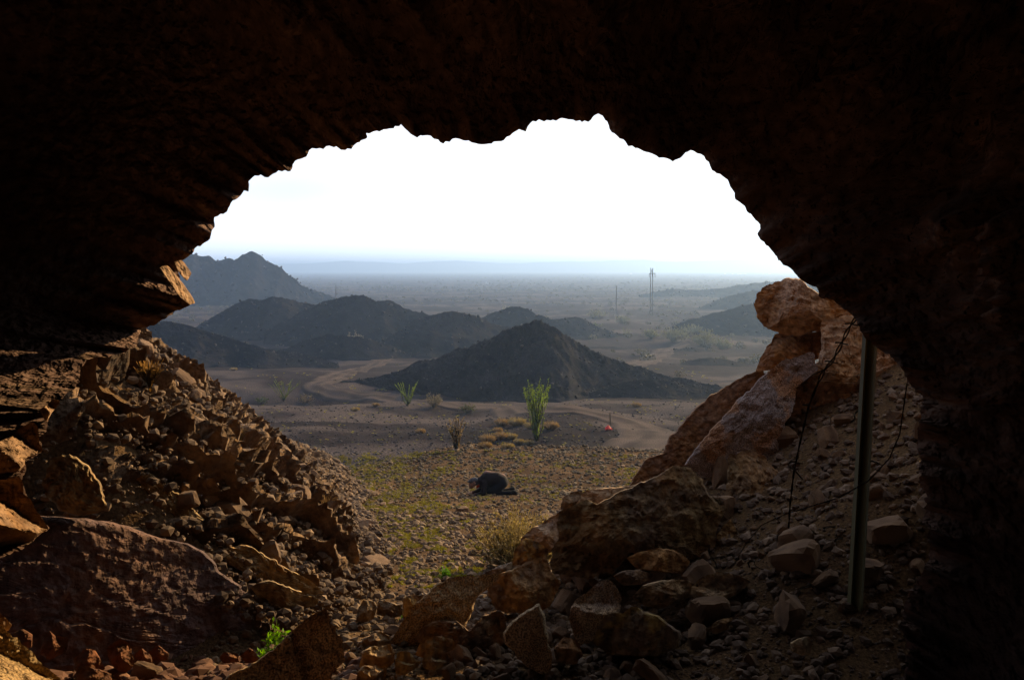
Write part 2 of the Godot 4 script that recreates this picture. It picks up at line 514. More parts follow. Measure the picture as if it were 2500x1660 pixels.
# a boulder with the outline seen in the photograph, standing d metres ahead, with a broken front of flat planes and a back of its own
func boulder_mesh(pts: Array, d: float, o: Dictionary) -> Array:
	var sd: int = o.get("seed", 1)
	var r := RandomNumberGenerator.new()
	r.seed = sd * 104729 + 5
	var p3 := []
	var c3 := Vector3.ZERO
	for i in range(0, pts.size(), 2):
		var p := P(pts[i], pts[i + 1], d)
		p3.append(p)
		c3 += p
	c3 /= p3.size()
	var w := (-c3).normalized()
	var u := Vector3.UP.cross(w).normalized()
	var v := w.cross(u)
	var q := PackedVector2Array()
	for p in p3:
		q.append(Vector2((p - c3).dot(u), (p - c3).dot(v)))
	var area := 0.0
	var cen := Vector2.ZERO
	for i in q.size():
		var a := q[i]
		var b := q[(i + 1) % q.size()]
		area += a.cross(b)
		cen += (a + b) * a.cross(b)
	cen /= 3.0 * area
	var size := sqrt(absf(area) * 0.5)
	var per := 0.0
	for i in q.size(): per += q[i].distance_to(q[(i + 1) % q.size()])
	var cell: float = o.get("cell", 0.011)
	var N := clampi(int(per / cell), 48, 260)
	var ring := []
	for i in N:
		var s := per * i / N
		var k := 0
		while true:
			var l := q[k].distance_to(q[(k + 1) % q.size()])
			if s <= l or k == q.size() - 1:
				var a2 := q[k].lerp(q[(k + 1) % q.size()], clampf(s / maxf(l, 1e-6), 0, 1))
				ring.append(a2)
				break
			s -= l
			k += 1
	# soften the corners a little and roughen the edge
	var edge: float = o.get("edge", 0.045) * size
	var ring2 := []
	for i in N:
		var a: Vector2 = ring[(i + N - 1) % N]
		var b: Vector2 = ring[i]
		var c: Vector2 = ring[(i + 1) % N]
		var m := (a + b * 6.0 + c) / 8.0
		var out := (m - cen).normalized()
		m += out * edge * (nz_a.get_noise_3d(m.x * 420.0 / maxf(size, 0.15), m.y * 420.0 / maxf(size, 0.15), sd * 50.0) + 0.5 * nz_a.get_noise_3d(m.x * 1500.0 / maxf(size, 0.15), m.y * 1500.0 / maxf(size, 0.15), sd * 50.0))
		ring2.append(m)
	var tf: float = o.get("front", 0.5) * size
	var tb: float = o.get("back", 0.8) * size
	var tilt: Vector2 = o.get("tilt", Vector2.ZERO)
	var planes := []
	var nfac := int(o.get("facets", 7))
	var a0 := r.randf() * TAU
	for i in nfac:
		var ang := a0 + TAU * (i + r.randf_range(-0.3, 0.3)) / nfac
		var st := r.randf_range(0.7, 2.4) if i > 0 else r.randf_range(0.1, 0.5)
		planes.append([cos(ang) * st, sin(ang) * st, r.randf_range(0.62, 1.05) if i > 0 else r.randf_range(0.55, 0.8)])
	for extra in o.get("planes", []):
		planes.append(extra)
	var amp: float = o.get("amp", 0.05) * 0.6 * size
	var strata: float = o.get("strata", 0.0) * size
	var sdir: Vector2 = o.get("strata_dir", Vector2(0.4, 1.0)).normalized()
	var col_a: Color = o.get("col", Color(0.3, 0.2, 0.13))
	var col_b: Color = o.get("col2", Color(0.2, 0.15, 0.12))
	var col_c: Color = o.get("stain", Color(0.36, 0.19, 0.07))
	var stain: float = o.get("stained", 0.35)
	var R := clampi(int(size * 0.9 / cell), 10, 44)
	var vv := PackedVector3Array()
	var cc := PackedColorArray()
	var nf := 1.0 / maxf(size, 0.12)
	for side in [1.0, -1.0]:
		var rows := R + 1 if side > 0.0 else R
		for k in rows:
			var s := float(k) / R if side > 0.0 else 1.0 - float(k + 1) / R
			for i in N:
				var b: Vector2 = ring2[i]
				var m := cen + (b - cen) * s
				var z := pow(maxf(1.0 - pow(s, 7.0), 0.0), 0.5)
				if side > 0.0:
					z *= tf
					for pl in planes:
						var lim: float = tf * (pl[2] - (pl[0] * (m.x - cen.x) + pl[1] * (m.y - cen.y)) / size)
						lim = maxf(lim, 0.0)
						z = minf(z, lim + 0.02 * size * (1.0 - s))
				else:
					z *= -tb
				z += tilt.x * (m.x - cen.x) + tilt.y * (m.y - cen.y)
				var pos := c3 + u * m.x + v * m.y + w * z
				var lx := pos.x * nf
				var ly := pos.y * nf
				var lz := pos.z * nf
				var body := minf((1.0 - s) * 7.0, 1.0)
				var h := nz_a.get_noise_3d(lx * 170.0 + sd * 9.0, ly * 170.0, lz * 170.0) * amp + nz_r.get_noise_3d(lx * 420.0, ly * 420.0 + sd * 9.0, lz * 420.0) * amp * 0.6 - maxf(nz_r.get_noise_3d(lx * 120.0 + 40.0, ly * 120.0 + sd * 7.0, lz * 120.0) - 0.62, 0.0) * amp * 2.5 + nz_a.get_noise_3d(pos.x * 2600.0, pos.y * 2600.0, pos.z * 2600.0) * 0.006
				h += amp * (0.5 * nz_c.get_noise_3d(lx * 300.0 + sd * 9.0, ly * 300.0, lz * 300.0) + 0.22 * nz_c.get_noise_3d(lx * 900.0, ly * 900.0 + sd * 9.0, lz * 900.0))
				if strata > 0.0:
					var ph := (m.x * sdir.x + m.y * sdir.y) * 9.0 * nf + 1.8 * nz_a.get_noise_3d(lx * 90.0, ly * 90.0, lz * 90.0)
					var fr := ph - floorf(ph)
					h += strata * (fr * fr - 0.35 - 0.6 * exp(-pow((fr - 0.02) / 0.05, 2.0)))
				pos += w * side * h * body
				vv.append(pos - c3)
				var t := 0.5 + 1.0 * nz_a.get_noise_3d(lx * 130.0, ly * 130.0 + sd * 3.0, lz * 130.0) + 0.5 * nz_a.get_noise_3d(pos.x * 900.0, pos.y * 900.0, pos.z * 900.0)
				var cl := mixc(col_b, col_a, t)
				var st2 := sm(0.55 - stain, 0.75 - stain, nz_a.get_noise_3d(lx * 150.0 + 300.0, ly * 150.0 + sd * 5.0, lz * 150.0) + 0.4 * nz_a.get_noise_3d(lx * 500.0, ly * 500.0, lz * 500.0) + 0.2)
				cc.append(mixc(cl, col_c, st2 * 0.55))
	var rows_all := 2 * R + 1
	var idx := PackedInt32Array()
	for k in rows_all - 1:
		for i in N:
			var a := k * N + i
			var b := k * N + (i + 1) % N
			idx.append_array(PackedInt32Array([a, b, a + N, b, b + N, a + N]))
	if area > 0.0:
		for k in range(0, idx.size(), 3):
			var t := idx[k + 1]
			idx[k + 1] = idx[k + 2]
			idx[k + 2] = t
	return [crisp_mesh(vv, cc, idx), c3]

func boulder(called: String, label: String, pts: Array, d: float, o: Dictionary, parent: Node3D = null) -> MeshInstance3D:
	var m := boulder_mesh(pts, d, o)
	var b := put(m[0], called, o.get("mat", M.rock), parent)
	b.position = m[1] - (parent.position if parent else Vector3.ZERO)
	if parent == null:
		tag(b, label, o.get("category", "boulder"), o.get("group", ""))
	elif label:
		tag(b, label)
	return b

# ---------------------------------------------------------------- the cave
const RIM := [-260, 1430, 1.55, -120, 1400, 1.6, 0, 1362, 1.7, 60, 1336, 1.75, 100, 1302, 1.82, 119, 1290, 1.85, 88, 1250, 1.88, 67, 1215, 1.9, 52, 1172, 1.95, 63, 1138, 2.0, 60, 1127, 2.02, 105, 1103, 2.1, 93, 1068, 2.15, 112, 1053, 2.2, 121, 1015, 2.3, 109, 1004, 2.3, 144, 980, 2.45, 160, 962, 2.5, 182, 948, 2.6, 193, 932, 2.65, 195, 899, 2.75, 210, 878, 2.8, 255, 872, 2.9, 300, 862, 3.0, 333, 844, 3.1, 342, 803, 3.2, 349, 799, 3.2, 374, 795, 3.2, 394, 781, 3.2, 420, 768, 3.2, 447, 752, 3.2, 466, 742, 3.2, 462, 722, 3.22, 440, 690, 3.25, 432, 660, 3.3, 443, 635, 3.3, 467, 620, 3.3, 474, 607, 3.3, 496, 594, 3.3, 512, 583, 3.3, 516, 562, 3.3, 523, 554, 3.3, 523, 531, 3.3, 554, 516, 3.3, 563, 496, 3.3, 586, 478, 3.3, 595, 465, 3.3, 606, 468, 3.3, 606, 442, 3.3, 621, 428, 3.3, 653, 433, 3.3, 679, 416, 3.3, 708, 417, 3.3, 720, 393, 3.3, 742, 384, 3.3, 762, 362, 3.3, 789, 364, 3.3, 804, 356, 3.3, 820, 358, 3.3, 831, 365, 3.3, 857, 364, 3.3, 871, 348, 3.3, 896, 335, 3.3, 894, 325, 3.3, 925, 321, 3.3, 943, 316, 3.3, 979, 304, 3.3, 996, 321, 3.3, 1010, 332, 3.3, 1041, 330, 3.3, 1059, 339, 3.3, 1083, 350, 3.3, 1112, 337, 3.3, 1144, 344, 3.3, 1177, 353, 3.3, 1224, 345, 3.3, 1251, 326, 3.3, 1267, 316, 3.3, 1284, 321, 3.3, 1289, 308, 3.3, 1296, 299, 3.3, 1316, 292, 3.3, 1329, 297, 3.3, 1379, 290, 3.3, 1405, 295, 3.3, 1437, 297, 3.3, 1461, 277, 3.3, 1472, 283, 3.3, 1486, 306, 3.3, 1492, 319, 3.3, 1535, 357, 3.3, 1557, 362, 3.3, 1571, 370, 3.3, 1593, 375, 3.3, 1615, 386, 3.3, 1642, 394, 3.3, 1660, 386, 3.3, 1669, 373, 3.3, 1687, 367, 3.3, 1711, 377, 3.3, 1731, 395, 3.3, 1738, 415, 3.3, 1765, 429, 3.3, 1780, 446, 3.3, 1789, 464, 3.3, 1796, 487, 3.3, 1812, 498, 3.3, 1829, 520, 3.3, 1856, 547, 3.3, 1856, 558, 3.3, 1850, 571, 3.3, 1870, 598, 3.25, 1890, 616, 3.25, 1901, 634, 3.2, 1919, 649, 3.2, 1937, 661, 3.15, 1952, 679, 3.1, 1997, 705, 3.05, 1999, 723, 3.05, 2035, 732, 3.0, 2075, 763, 2.95, 2088, 776, 2.92, 2112, 824, 2.88, 2144, 850, 2.85, 2183, 875, 2.8, 2209, 908, 2.78, 2215, 933, 2.76, 2254, 966, 2.72, 2247, 1011, 2.68, 2241, 1062, 2.64, 2247, 1101, 2.6, 2247, 1159, 2.55, 2267, 1230, 2.5, 2254, 1275, 2.48, 2273, 1313, 2.45, 2267, 1371, 2.4, 2215, 1449, 2.35, 2202, 1513, 2.3, 2215, 1584, 2.28, 2209, 1655, 2.25, 2212, 1800, 2.25, 2230, 2000, 2.25]

func cave() -> void:
	var raw := []
	for i in range(0, RIM.size(), 3):
		raw.append(Vector3(RIM[i], RIM[i + 1], RIM[i + 2]))
	var pts := []
	for i in raw.size() - 1:
		var a: Vector3 = raw[i]
		var b: Vector3 = raw[i + 1]
		var n := maxi(1, int(Vector2(a.x - b.x, a.y - b.y).length() / 7.0))
		for k in n:
			var m := a.lerp(b, float(k) / n)
			var j := (3.2 if k > 0 else 1.0) + 5.0 * sm(2150.0, 2210.0, m.x) * sm(950.0, 1050.0, m.y)
			m.x += j * nz_a.get_noise_2d(m.x * 14.0, m.y * 14.0) * 2.0
			m.y += j * nz_a.get_noise_2d(m.x * 14.0 + 500.0, m.y * 14.0) * 2.0
			pts.append(m)
	pts.append(raw[-1])
	var cols := pts.size()
	var mid := Vector3(0.05, -0.45, 0)
	var soft := []   # the outline without its small teeth: the wall behind the rim follows this
	for i in cols:
		var sum := Vector3.ZERO
		var cnt := 0.0
		for k in range(maxi(0, i - 40), mini(cols, i + 41)):
			sum += pts[k]
			cnt += 1.0
		soft.append(sum / cnt)
	for pass_no in 2:
		var again := []
		for i in cols:
			var sum := Vector3.ZERO
			var cnt := 0.0
			for k in range(maxi(0, i - 12), mini(cols, i + 13)):
				sum += soft[k]
				cnt += 1.0
			again.append(sum / cnt)
		soft = again
	# the inside: from the rim back past the camera to a closed end
	var rows := 70
	var v := PackedVector3Array()
	var c := PackedColorArray()
	for r in rows:
		var t := r / (rows - 1.0)
		var back := 5.6 * pow(t, 1.6)
		for i in cols:
			var p: Vector3 = pts[i]
			var d := p.z + 0.10 * nz_a.get_noise_2d(p.x * 1.2, p.y * 1.2) * sm(100.0, 300.0, p.x)
			var rim := P(p.x, p.y, d)
			var ps: Vector3 = soft[i]
			var even := P(ps.x, ps.y, ps.z)
			var out := Vector3(even.x - mid.x, even.y - mid.y, 0).normalized()
			rim = rim.lerp(even, sm(0.0, 0.1, back))
			var flare := 0.46 * sm(0.0, 1.6, back) + 0.5 * minf(back, 0.22) + sm(0.0, 0.16, back) * (0.55 * sm(-0.45, -0.85, even.x) + 0.10)
			var q := rim + Vector3(0, 0, back) + out * flare
			var s := sm(0.0, 0.35, back)
			var n := nz_a.get_noise_3d(q.x * 85.0, q.y * 85.0, q.z * 85.0) * 0.5 + 0.5
			var f := absf(nz_r.get_noise_3d(q.x * 130.0 + q.z * 60.0, q.y * 130.0 - q.z * 70.0, q.z * 150.0))
			q += out * s * (0.26 * n + 0.10 * f + 0.09 * nz_c.get_noise_3d(q.x * 330.0, q.y * 330.0, q.z * 330.0) + 0.05 * nz_c.get_noise_3d(q.x * 900.0, q.y * 900.0, q.z * 900.0) + 0.045 * nz_a.get_noise_3d(q.x * 420.0, q.y * 420.0, q.z * 420.0))
			q.z += s * 0.12 * nz_a.get_noise_3d(q.x * 60.0 + 70.0, q.y * 60.0, q.z * 60.0)
			q += out * (1.0 - s) * 0.01 * nz_a.get_noise_3d(q.x * 400.0, q.y * 400.0, q.z * 400.0) * minf(back * 20.0, 1.0)
			if r == rows - 1:
				q = Vector3(0.1, -0.6, 2.6)
			v.append(q)
			var tt := 0.5 + nz_a.get_noise_3d(q.x * 45.0, q.y * 45.0, q.z * 45.0) + 0.4 * nz_a.get_noise_3d(q.x * 220.0, q.y * 220.0, q.z * 220.0)
			c.append(mixc(Color(0.15, 0.097, 0.078), Color(0.34, 0.23, 0.185), tt))
	var idx := grid_index(rows, cols)
	var o := put(mesh_of(v, smooth_normals(v, idx), c, idx), "cave_wall", M.cave)
	tag(o, "dark brown rock arch and walls of the cave framing the view", "cave", "", "structure")
	# the outside: the hillside that the cave is cut into
	var outs := [0.0, 0.06, 0.16, 0.35, 0.7, 1.3, 2.4, 4.5, 9.0, 18.0, 34.0]
	var deeper := [0.0, 0.03, 0.05, 0.04, -0.02, -0.2, -0.7, -2.0, -5.0, -12.0, -26.0]
	v = PackedVector3Array()
	c = PackedColorArray()
	for r in outs.size():
		for i in cols:
			var p: Vector3 = pts[i]
			var d := p.z + 0.10 * nz_a.get_noise_2d(p.x * 1.2, p.y * 1.2) * sm(100.0, 300.0, p.x)
			var rim := P(p.x, p.y, d)
			var out := Vector3(rim.x - mid.x, rim.y - mid.y, 0).normalized()
			out.y = maxf(out.y, -0.25)
			var q := rim + out * float(outs[r]) + Vector3(0, 0, -float(deeper[r]))
			q += Vector3(0.3, 0.5, 1.0) * nz_a.get_noise_3d(q.x * 25.0, q.y * 25.0, q.z * 25.0) * 0.12 * sm(0.1, 1.0, float(outs[r]))
			v.append(q)
			c.append(mixc(Color(0.16, 0.11, 0.08), Color(0.32, 0.22, 0.15), 0.5 + nz_a.get_noise_3d(q.x * 40.0, q.y * 40.0, q.z * 40.0)))
	idx = grid_index(outs.size(), cols, true)
	var h := put(mesh_of(v, smooth_normals(v, idx), c, idx), "hillside", M.cave)
	tag(h, "", "", "", "structure")
	# the floor under the rubble inside
	var fl := BoxMesh.new()
	fl.size = Vector3(7.0, 0.5, 6.0)
	var fo := put(fl, "cave_floor", plain("trodden dirt", Color(0.1, 0.07, 0.05), 1.0))
	fo.position = Vector3(0, -1.5, 2.3)
	tag(fo, "", "", "", "structure")

const EXPOSURE := 1.8
const SKY_TOP := Color(0.035, 0.085, 0.21)
const SKY_LOW := Color(0.19, 0.26, 0.39)
const SKY_GLOW := Color(0.80, 0.775, 0.735)
const SUN_AZ := 36.0
const SUN_EL := 20.0

func setting() -> void:
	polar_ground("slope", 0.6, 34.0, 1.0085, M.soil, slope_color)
	rock_bank()
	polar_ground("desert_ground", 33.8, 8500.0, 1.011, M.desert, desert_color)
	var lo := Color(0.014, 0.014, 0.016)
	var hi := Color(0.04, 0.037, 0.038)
	var mid_group := "dark hills across the middle of the valley"
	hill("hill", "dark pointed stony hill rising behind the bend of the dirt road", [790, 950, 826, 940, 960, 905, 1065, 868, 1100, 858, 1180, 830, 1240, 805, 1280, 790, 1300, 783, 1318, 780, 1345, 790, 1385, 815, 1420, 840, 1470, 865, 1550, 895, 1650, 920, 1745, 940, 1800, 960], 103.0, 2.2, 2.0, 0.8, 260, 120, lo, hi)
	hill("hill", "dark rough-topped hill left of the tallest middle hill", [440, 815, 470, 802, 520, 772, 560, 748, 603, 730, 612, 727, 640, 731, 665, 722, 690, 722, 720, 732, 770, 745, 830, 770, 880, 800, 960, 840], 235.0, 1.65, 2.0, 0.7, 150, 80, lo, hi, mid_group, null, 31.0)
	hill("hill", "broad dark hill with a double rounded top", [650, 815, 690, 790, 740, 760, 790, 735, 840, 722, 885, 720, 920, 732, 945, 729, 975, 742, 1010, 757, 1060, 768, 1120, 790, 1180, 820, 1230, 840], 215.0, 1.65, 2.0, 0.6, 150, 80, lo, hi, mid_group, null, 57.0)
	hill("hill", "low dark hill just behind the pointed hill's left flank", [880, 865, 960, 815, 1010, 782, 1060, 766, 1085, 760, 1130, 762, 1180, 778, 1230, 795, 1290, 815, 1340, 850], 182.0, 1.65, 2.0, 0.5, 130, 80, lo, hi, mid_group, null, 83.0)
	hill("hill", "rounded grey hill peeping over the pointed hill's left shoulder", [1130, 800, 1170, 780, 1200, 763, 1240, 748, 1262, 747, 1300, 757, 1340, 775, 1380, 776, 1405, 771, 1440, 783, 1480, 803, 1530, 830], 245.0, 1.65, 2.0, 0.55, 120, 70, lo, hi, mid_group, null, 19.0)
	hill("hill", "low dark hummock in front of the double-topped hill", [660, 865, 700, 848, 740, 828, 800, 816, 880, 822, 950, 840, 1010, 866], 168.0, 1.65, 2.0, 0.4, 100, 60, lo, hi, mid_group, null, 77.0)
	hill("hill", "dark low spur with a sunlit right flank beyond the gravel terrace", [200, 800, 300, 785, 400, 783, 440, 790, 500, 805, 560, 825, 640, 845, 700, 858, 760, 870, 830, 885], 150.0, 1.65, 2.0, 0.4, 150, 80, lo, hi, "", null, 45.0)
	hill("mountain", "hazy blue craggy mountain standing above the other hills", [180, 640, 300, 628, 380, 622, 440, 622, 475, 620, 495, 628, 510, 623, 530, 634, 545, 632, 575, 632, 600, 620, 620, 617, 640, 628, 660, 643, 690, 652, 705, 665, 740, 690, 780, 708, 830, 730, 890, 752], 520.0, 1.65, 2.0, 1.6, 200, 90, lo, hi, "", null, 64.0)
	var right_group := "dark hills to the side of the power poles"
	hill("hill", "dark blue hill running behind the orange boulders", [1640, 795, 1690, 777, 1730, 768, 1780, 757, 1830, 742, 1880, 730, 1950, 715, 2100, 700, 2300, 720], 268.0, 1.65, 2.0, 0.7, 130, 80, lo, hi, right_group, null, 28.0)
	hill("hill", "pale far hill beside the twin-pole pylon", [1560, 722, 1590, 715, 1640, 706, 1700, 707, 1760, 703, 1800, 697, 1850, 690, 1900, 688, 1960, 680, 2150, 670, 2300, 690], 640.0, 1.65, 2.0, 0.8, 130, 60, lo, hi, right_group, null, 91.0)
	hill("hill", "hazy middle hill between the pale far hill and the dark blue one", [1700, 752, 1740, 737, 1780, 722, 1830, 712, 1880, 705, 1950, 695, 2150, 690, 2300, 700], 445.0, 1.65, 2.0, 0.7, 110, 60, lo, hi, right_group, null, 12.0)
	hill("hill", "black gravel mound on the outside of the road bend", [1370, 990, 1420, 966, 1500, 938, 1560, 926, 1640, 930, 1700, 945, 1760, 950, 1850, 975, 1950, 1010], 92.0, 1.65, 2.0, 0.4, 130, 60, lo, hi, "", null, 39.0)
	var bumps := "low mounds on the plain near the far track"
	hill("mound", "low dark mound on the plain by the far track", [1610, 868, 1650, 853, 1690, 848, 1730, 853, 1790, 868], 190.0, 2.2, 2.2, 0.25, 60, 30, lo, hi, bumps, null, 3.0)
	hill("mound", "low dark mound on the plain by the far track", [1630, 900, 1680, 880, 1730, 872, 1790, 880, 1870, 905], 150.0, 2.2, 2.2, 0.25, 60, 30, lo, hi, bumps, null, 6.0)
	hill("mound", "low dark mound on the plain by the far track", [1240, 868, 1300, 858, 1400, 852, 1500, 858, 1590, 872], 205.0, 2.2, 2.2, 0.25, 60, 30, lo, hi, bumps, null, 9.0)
	hill("mound", "low dark mound on the plain by the far track", [1560, 838, 1610, 830, 1680, 828, 1750, 838], 235.0, 2.2, 2.2, 0.25, 60, 30, lo, hi, bumps, null, 14.0)
	var fr := [-900, 650, -300, 640, 300, 646, 690, 643, 760, 641, 840, 637, 950, 641, 1000, 642, 1060, 637, 1110, 636, 1200, 641, 1270, 642, 1330, 638, 1450, 637, 1560, 634, 1650, 640, 1720, 636, 1800, 634, 1900, 637, 2200, 636, 2700, 640, 3400, 652]
	hill("mountain_range", "pale low mountain range along the horizon beyond the plain", fr, 5600.0, 6.0, 8.0, 6.0, 260, 40, lo, hi, "", M.far, 70.0)
	ribbon("dirt_road", [985, 866, 930, 880, 870, 905, 800, 928, 770, 942, 800, 956, 880, 968, 980, 980, 1100, 989, 1230, 995, 1340, 998, 1420, 1005, 1500, 1020, 1560, 1042, 1592, 1066, 1560, 1085, 1500, 1105, 1420, 1120], 3.6, 0.10)
	ribbon("dirt_track", [1470, 905, 1560, 890, 1610, 868, 1650, 848, 1680, 838], 4.5, 0.14)


func rocks() -> void:
	var cave_node: Node3D = get_node("cave_wall")
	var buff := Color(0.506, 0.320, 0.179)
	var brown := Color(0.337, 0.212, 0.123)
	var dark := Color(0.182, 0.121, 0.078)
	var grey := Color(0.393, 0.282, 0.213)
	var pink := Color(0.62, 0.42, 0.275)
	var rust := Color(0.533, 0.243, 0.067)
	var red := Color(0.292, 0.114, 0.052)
	# ---- pieces of the cave's left edge that catch the sun
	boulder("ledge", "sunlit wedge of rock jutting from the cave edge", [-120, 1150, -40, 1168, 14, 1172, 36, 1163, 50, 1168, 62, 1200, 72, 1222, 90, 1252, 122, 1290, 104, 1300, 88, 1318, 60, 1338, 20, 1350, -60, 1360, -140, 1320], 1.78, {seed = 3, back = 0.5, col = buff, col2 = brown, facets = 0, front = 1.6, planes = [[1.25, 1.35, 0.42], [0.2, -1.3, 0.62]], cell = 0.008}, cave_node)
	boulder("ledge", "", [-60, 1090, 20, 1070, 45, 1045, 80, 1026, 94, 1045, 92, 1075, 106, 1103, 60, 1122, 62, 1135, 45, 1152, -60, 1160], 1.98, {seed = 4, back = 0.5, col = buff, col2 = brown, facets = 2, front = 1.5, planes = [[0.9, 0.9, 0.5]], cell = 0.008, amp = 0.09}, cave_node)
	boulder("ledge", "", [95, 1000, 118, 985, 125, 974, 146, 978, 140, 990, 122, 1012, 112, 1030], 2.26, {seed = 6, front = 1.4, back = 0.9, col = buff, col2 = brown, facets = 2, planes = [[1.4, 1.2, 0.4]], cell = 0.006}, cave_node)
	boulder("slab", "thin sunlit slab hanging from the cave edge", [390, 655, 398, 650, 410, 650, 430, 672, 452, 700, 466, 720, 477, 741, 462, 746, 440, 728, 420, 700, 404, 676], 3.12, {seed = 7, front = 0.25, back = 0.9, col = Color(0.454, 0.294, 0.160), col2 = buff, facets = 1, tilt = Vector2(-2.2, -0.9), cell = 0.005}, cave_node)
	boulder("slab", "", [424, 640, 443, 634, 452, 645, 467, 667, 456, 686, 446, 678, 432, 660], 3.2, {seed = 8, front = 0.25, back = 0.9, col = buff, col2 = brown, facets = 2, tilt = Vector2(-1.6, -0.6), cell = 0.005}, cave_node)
	# ---- the rocks on the right of the cave mouth
	boulder("boulder", "rounded orange boulder perched on top of the others", [1842, 744, 1846, 717, 1865, 702, 1900, 683, 1923, 677, 1953, 681, 1995, 712, 2037, 735, 2090, 765, 2080, 790, 2037, 800, 1999, 811, 1955, 818, 1923, 818, 1896, 811, 1865, 794, 1846, 771], 4.55, {seed = 11, front = 0.5, col = pink, col2 = Color(0.573, 0.333, 0.139), stained = 0.45, strata = 0.018, strata_dir = Vector2(0.25, 1.0), amp = 0.06})
	boulder("boulder", "orange rock under the perched boulder, with a rounded lower edge", [1896, 814, 1950, 816, 2015, 806, 2025, 870, 1960, 885, 1900, 900, 1858, 908, 1844, 908, 1858, 874, 1877, 840], 4.65, {seed = 12, front = 0.5, col = pink, col2 = Color(0.522, 0.300, 0.116), stained = 0.5, strata = 0.03, amp = 0.06})
	boulder("boulder", "cracked orange block behind the steel post", [2006, 785, 2040, 775, 2090, 773, 2150, 820, 2200, 862, 2190, 925, 2150, 978, 2095, 992, 2056, 1043, 1999, 1073, 1953, 1087, 1896, 1075, 1915, 1045, 1934, 1016, 1938, 943, 1985, 908, 2003, 850], 4.3, {seed = 13, front = 0.35, col = pink, col2 = Color(0.557, 0.333, 0.151), stained = 0.4, strata = 0.025, strata_dir = Vector2(-0.15, 1.0), amp = 0.05})
	boulder("boulder", "long leaning slab of grey rock with a pale sharp upper edge", [1670, 1136, 1693, 1100, 1730, 1055, 1770, 1012, 1810, 970, 1846, 935, 1885, 900, 1919, 876, 1988, 860, 1996, 905, 1945, 945, 1938, 1000, 1915, 1050, 1900, 1100, 1870, 1135, 1830, 1150, 1770, 1160, 1720, 1165], 4.15, {seed = 14, front = 0.3, col = Color(0.42, 0.345, 0.31), col2 = Color(0.29, 0.235, 0.21), stain = rust, stained = 0.3, strata = 0.006, strata_dir = Vector2(0.7, -0.7), amp = 0.05, planes = [[-0.5, 0.7, 0.45], [0.3, -0.9, 0.5]], mat = M.granite})
	boulder("boulder", "broad flat brown slab sloping down beyond the leaning grey one", [1862, 899, 1800, 930, 1731, 966, 1685, 1008, 1632, 1069, 1620, 1108, 1578, 1119, 1556, 1150, 1530, 1195, 1560, 1230, 1680, 1220, 1760, 1150, 1840, 1030, 1890, 940], 4.7, {seed = 15, front = 0.22, back = 0.9, col = Color(0.33, 0.2, 0.12), col2 = Color(0.22, 0.13, 0.08), stained = 0.2, facets = 2, amp = 0.035})
	boulder("boulder", "large dark brown boulder with a notched crest at the path", [1340, 1345, 1363, 1320, 1362, 1275, 1372, 1250, 1400, 1232, 1430, 1217, 1452, 1231, 1490, 1208, 1531, 1189, 1595, 1168, 1630, 1146, 1658, 1135, 1679, 1143, 1717, 1168, 1727, 1206, 1776, 1240, 1745, 1295, 1740, 1349, 1679, 1362, 1536, 1358, 1498, 1395, 1435, 1412, 1350, 1400], 3.6, {seed = 16, front = 0.3, back = 0.55, col = Color(0.347, 0.242, 0.110), col2 = dark, stained = 0.3, facets = 4, planes = [[0.1, 0.8, 0.5]], amp = 0.07})
	boulder("boulder", "upright tan rock with an orange lip right behind the dark boulder", [1776, 1104, 1800, 1108, 1825, 1100, 1847, 1099, 1868, 1112, 1881, 1139, 1927, 1168, 1940, 1194, 1905, 1245, 1880, 1290, 1830, 1320, 1785, 1310, 1760, 1290, 1784, 1248, 1771, 1227], 3.85, {seed = 17, front = 0.4, col = brown, col2 = Color(0.313, 0.215, 0.104), stained = 0.45, amp = 0.08})
	boulder("boulder", "dark lump of rock behind the notched crest of the dark boulder", [1368, 1242, 1375, 1215, 1395, 1203, 1420, 1198, 1432, 1215, 1420, 1240, 1395, 1258], 4.5, {seed = 18, col = Color(0.347, 0.233, 0.128), col2 = dark, stained = 0.1})
	boulder("boulder", "pale pink rock showing behind the dark boulder's crest", [1405, 1240, 1424, 1198, 1470, 1190, 1530, 1188, 1570, 1178, 1560, 1220, 1480, 1250], 4.4, {seed = 19, col = Color(0.660, 0.483, 0.278), col2 = Color(0.557, 0.366, 0.209), stained = 0.1, amp = 0.06})
	boulder("boulder", "pinkish grey boulder sloping down beside the dry yellow bush", [1270, 1316, 1300, 1290, 1342, 1265, 1372, 1246, 1380, 1300, 1360, 1345, 1320, 1350, 1285, 1340], 4.0, {seed = 20, col = Color(0.627, 0.433, 0.244), col2 = grey, stained = 0.1, amp = 0.06})
	boulder("boulder", "small dark wedge stone with an orange face next to the dry bush", [1250, 1382, 1254, 1345, 1283, 1312, 1310, 1322, 1340, 1341, 1334, 1360, 1290, 1376], 3.75, {seed = 21, col = Color(0.347, 0.215, 0.104), col2 = dark, stain = Color(0.660, 0.366, 0.070), stained = 0.55, planes = [[0.6, 0.3, 0.3]]})
	boulder("flat_stone", "flat grey stone lying at the foot of the dry bush", [1178, 1402, 1215, 1383, 1255, 1370, 1285, 1380, 1262, 1398, 1215, 1410], 3.9, {seed = 22, col = grey, col2 = Color(0.347, 0.266, 0.162), stained = 0.0, category = "stone"})
	boulder("boulder", "ochre boulder wedged between the lower slab and the dark boulder", [1192, 1450, 1194, 1428, 1225, 1398, 1280, 1375, 1334, 1355, 1345, 1390, 1370, 1420, 1345, 1480, 1290, 1500, 1240, 1495, 1206, 1486], 3.38, {seed = 23, front = 0.4, col = Color(0.573, 0.359, 0.145), col2 = brown, stained = 0.4, planes = [[0.2, 0.9, 0.4], [-0.9, 0.1, 0.55]], amp = 0.05})
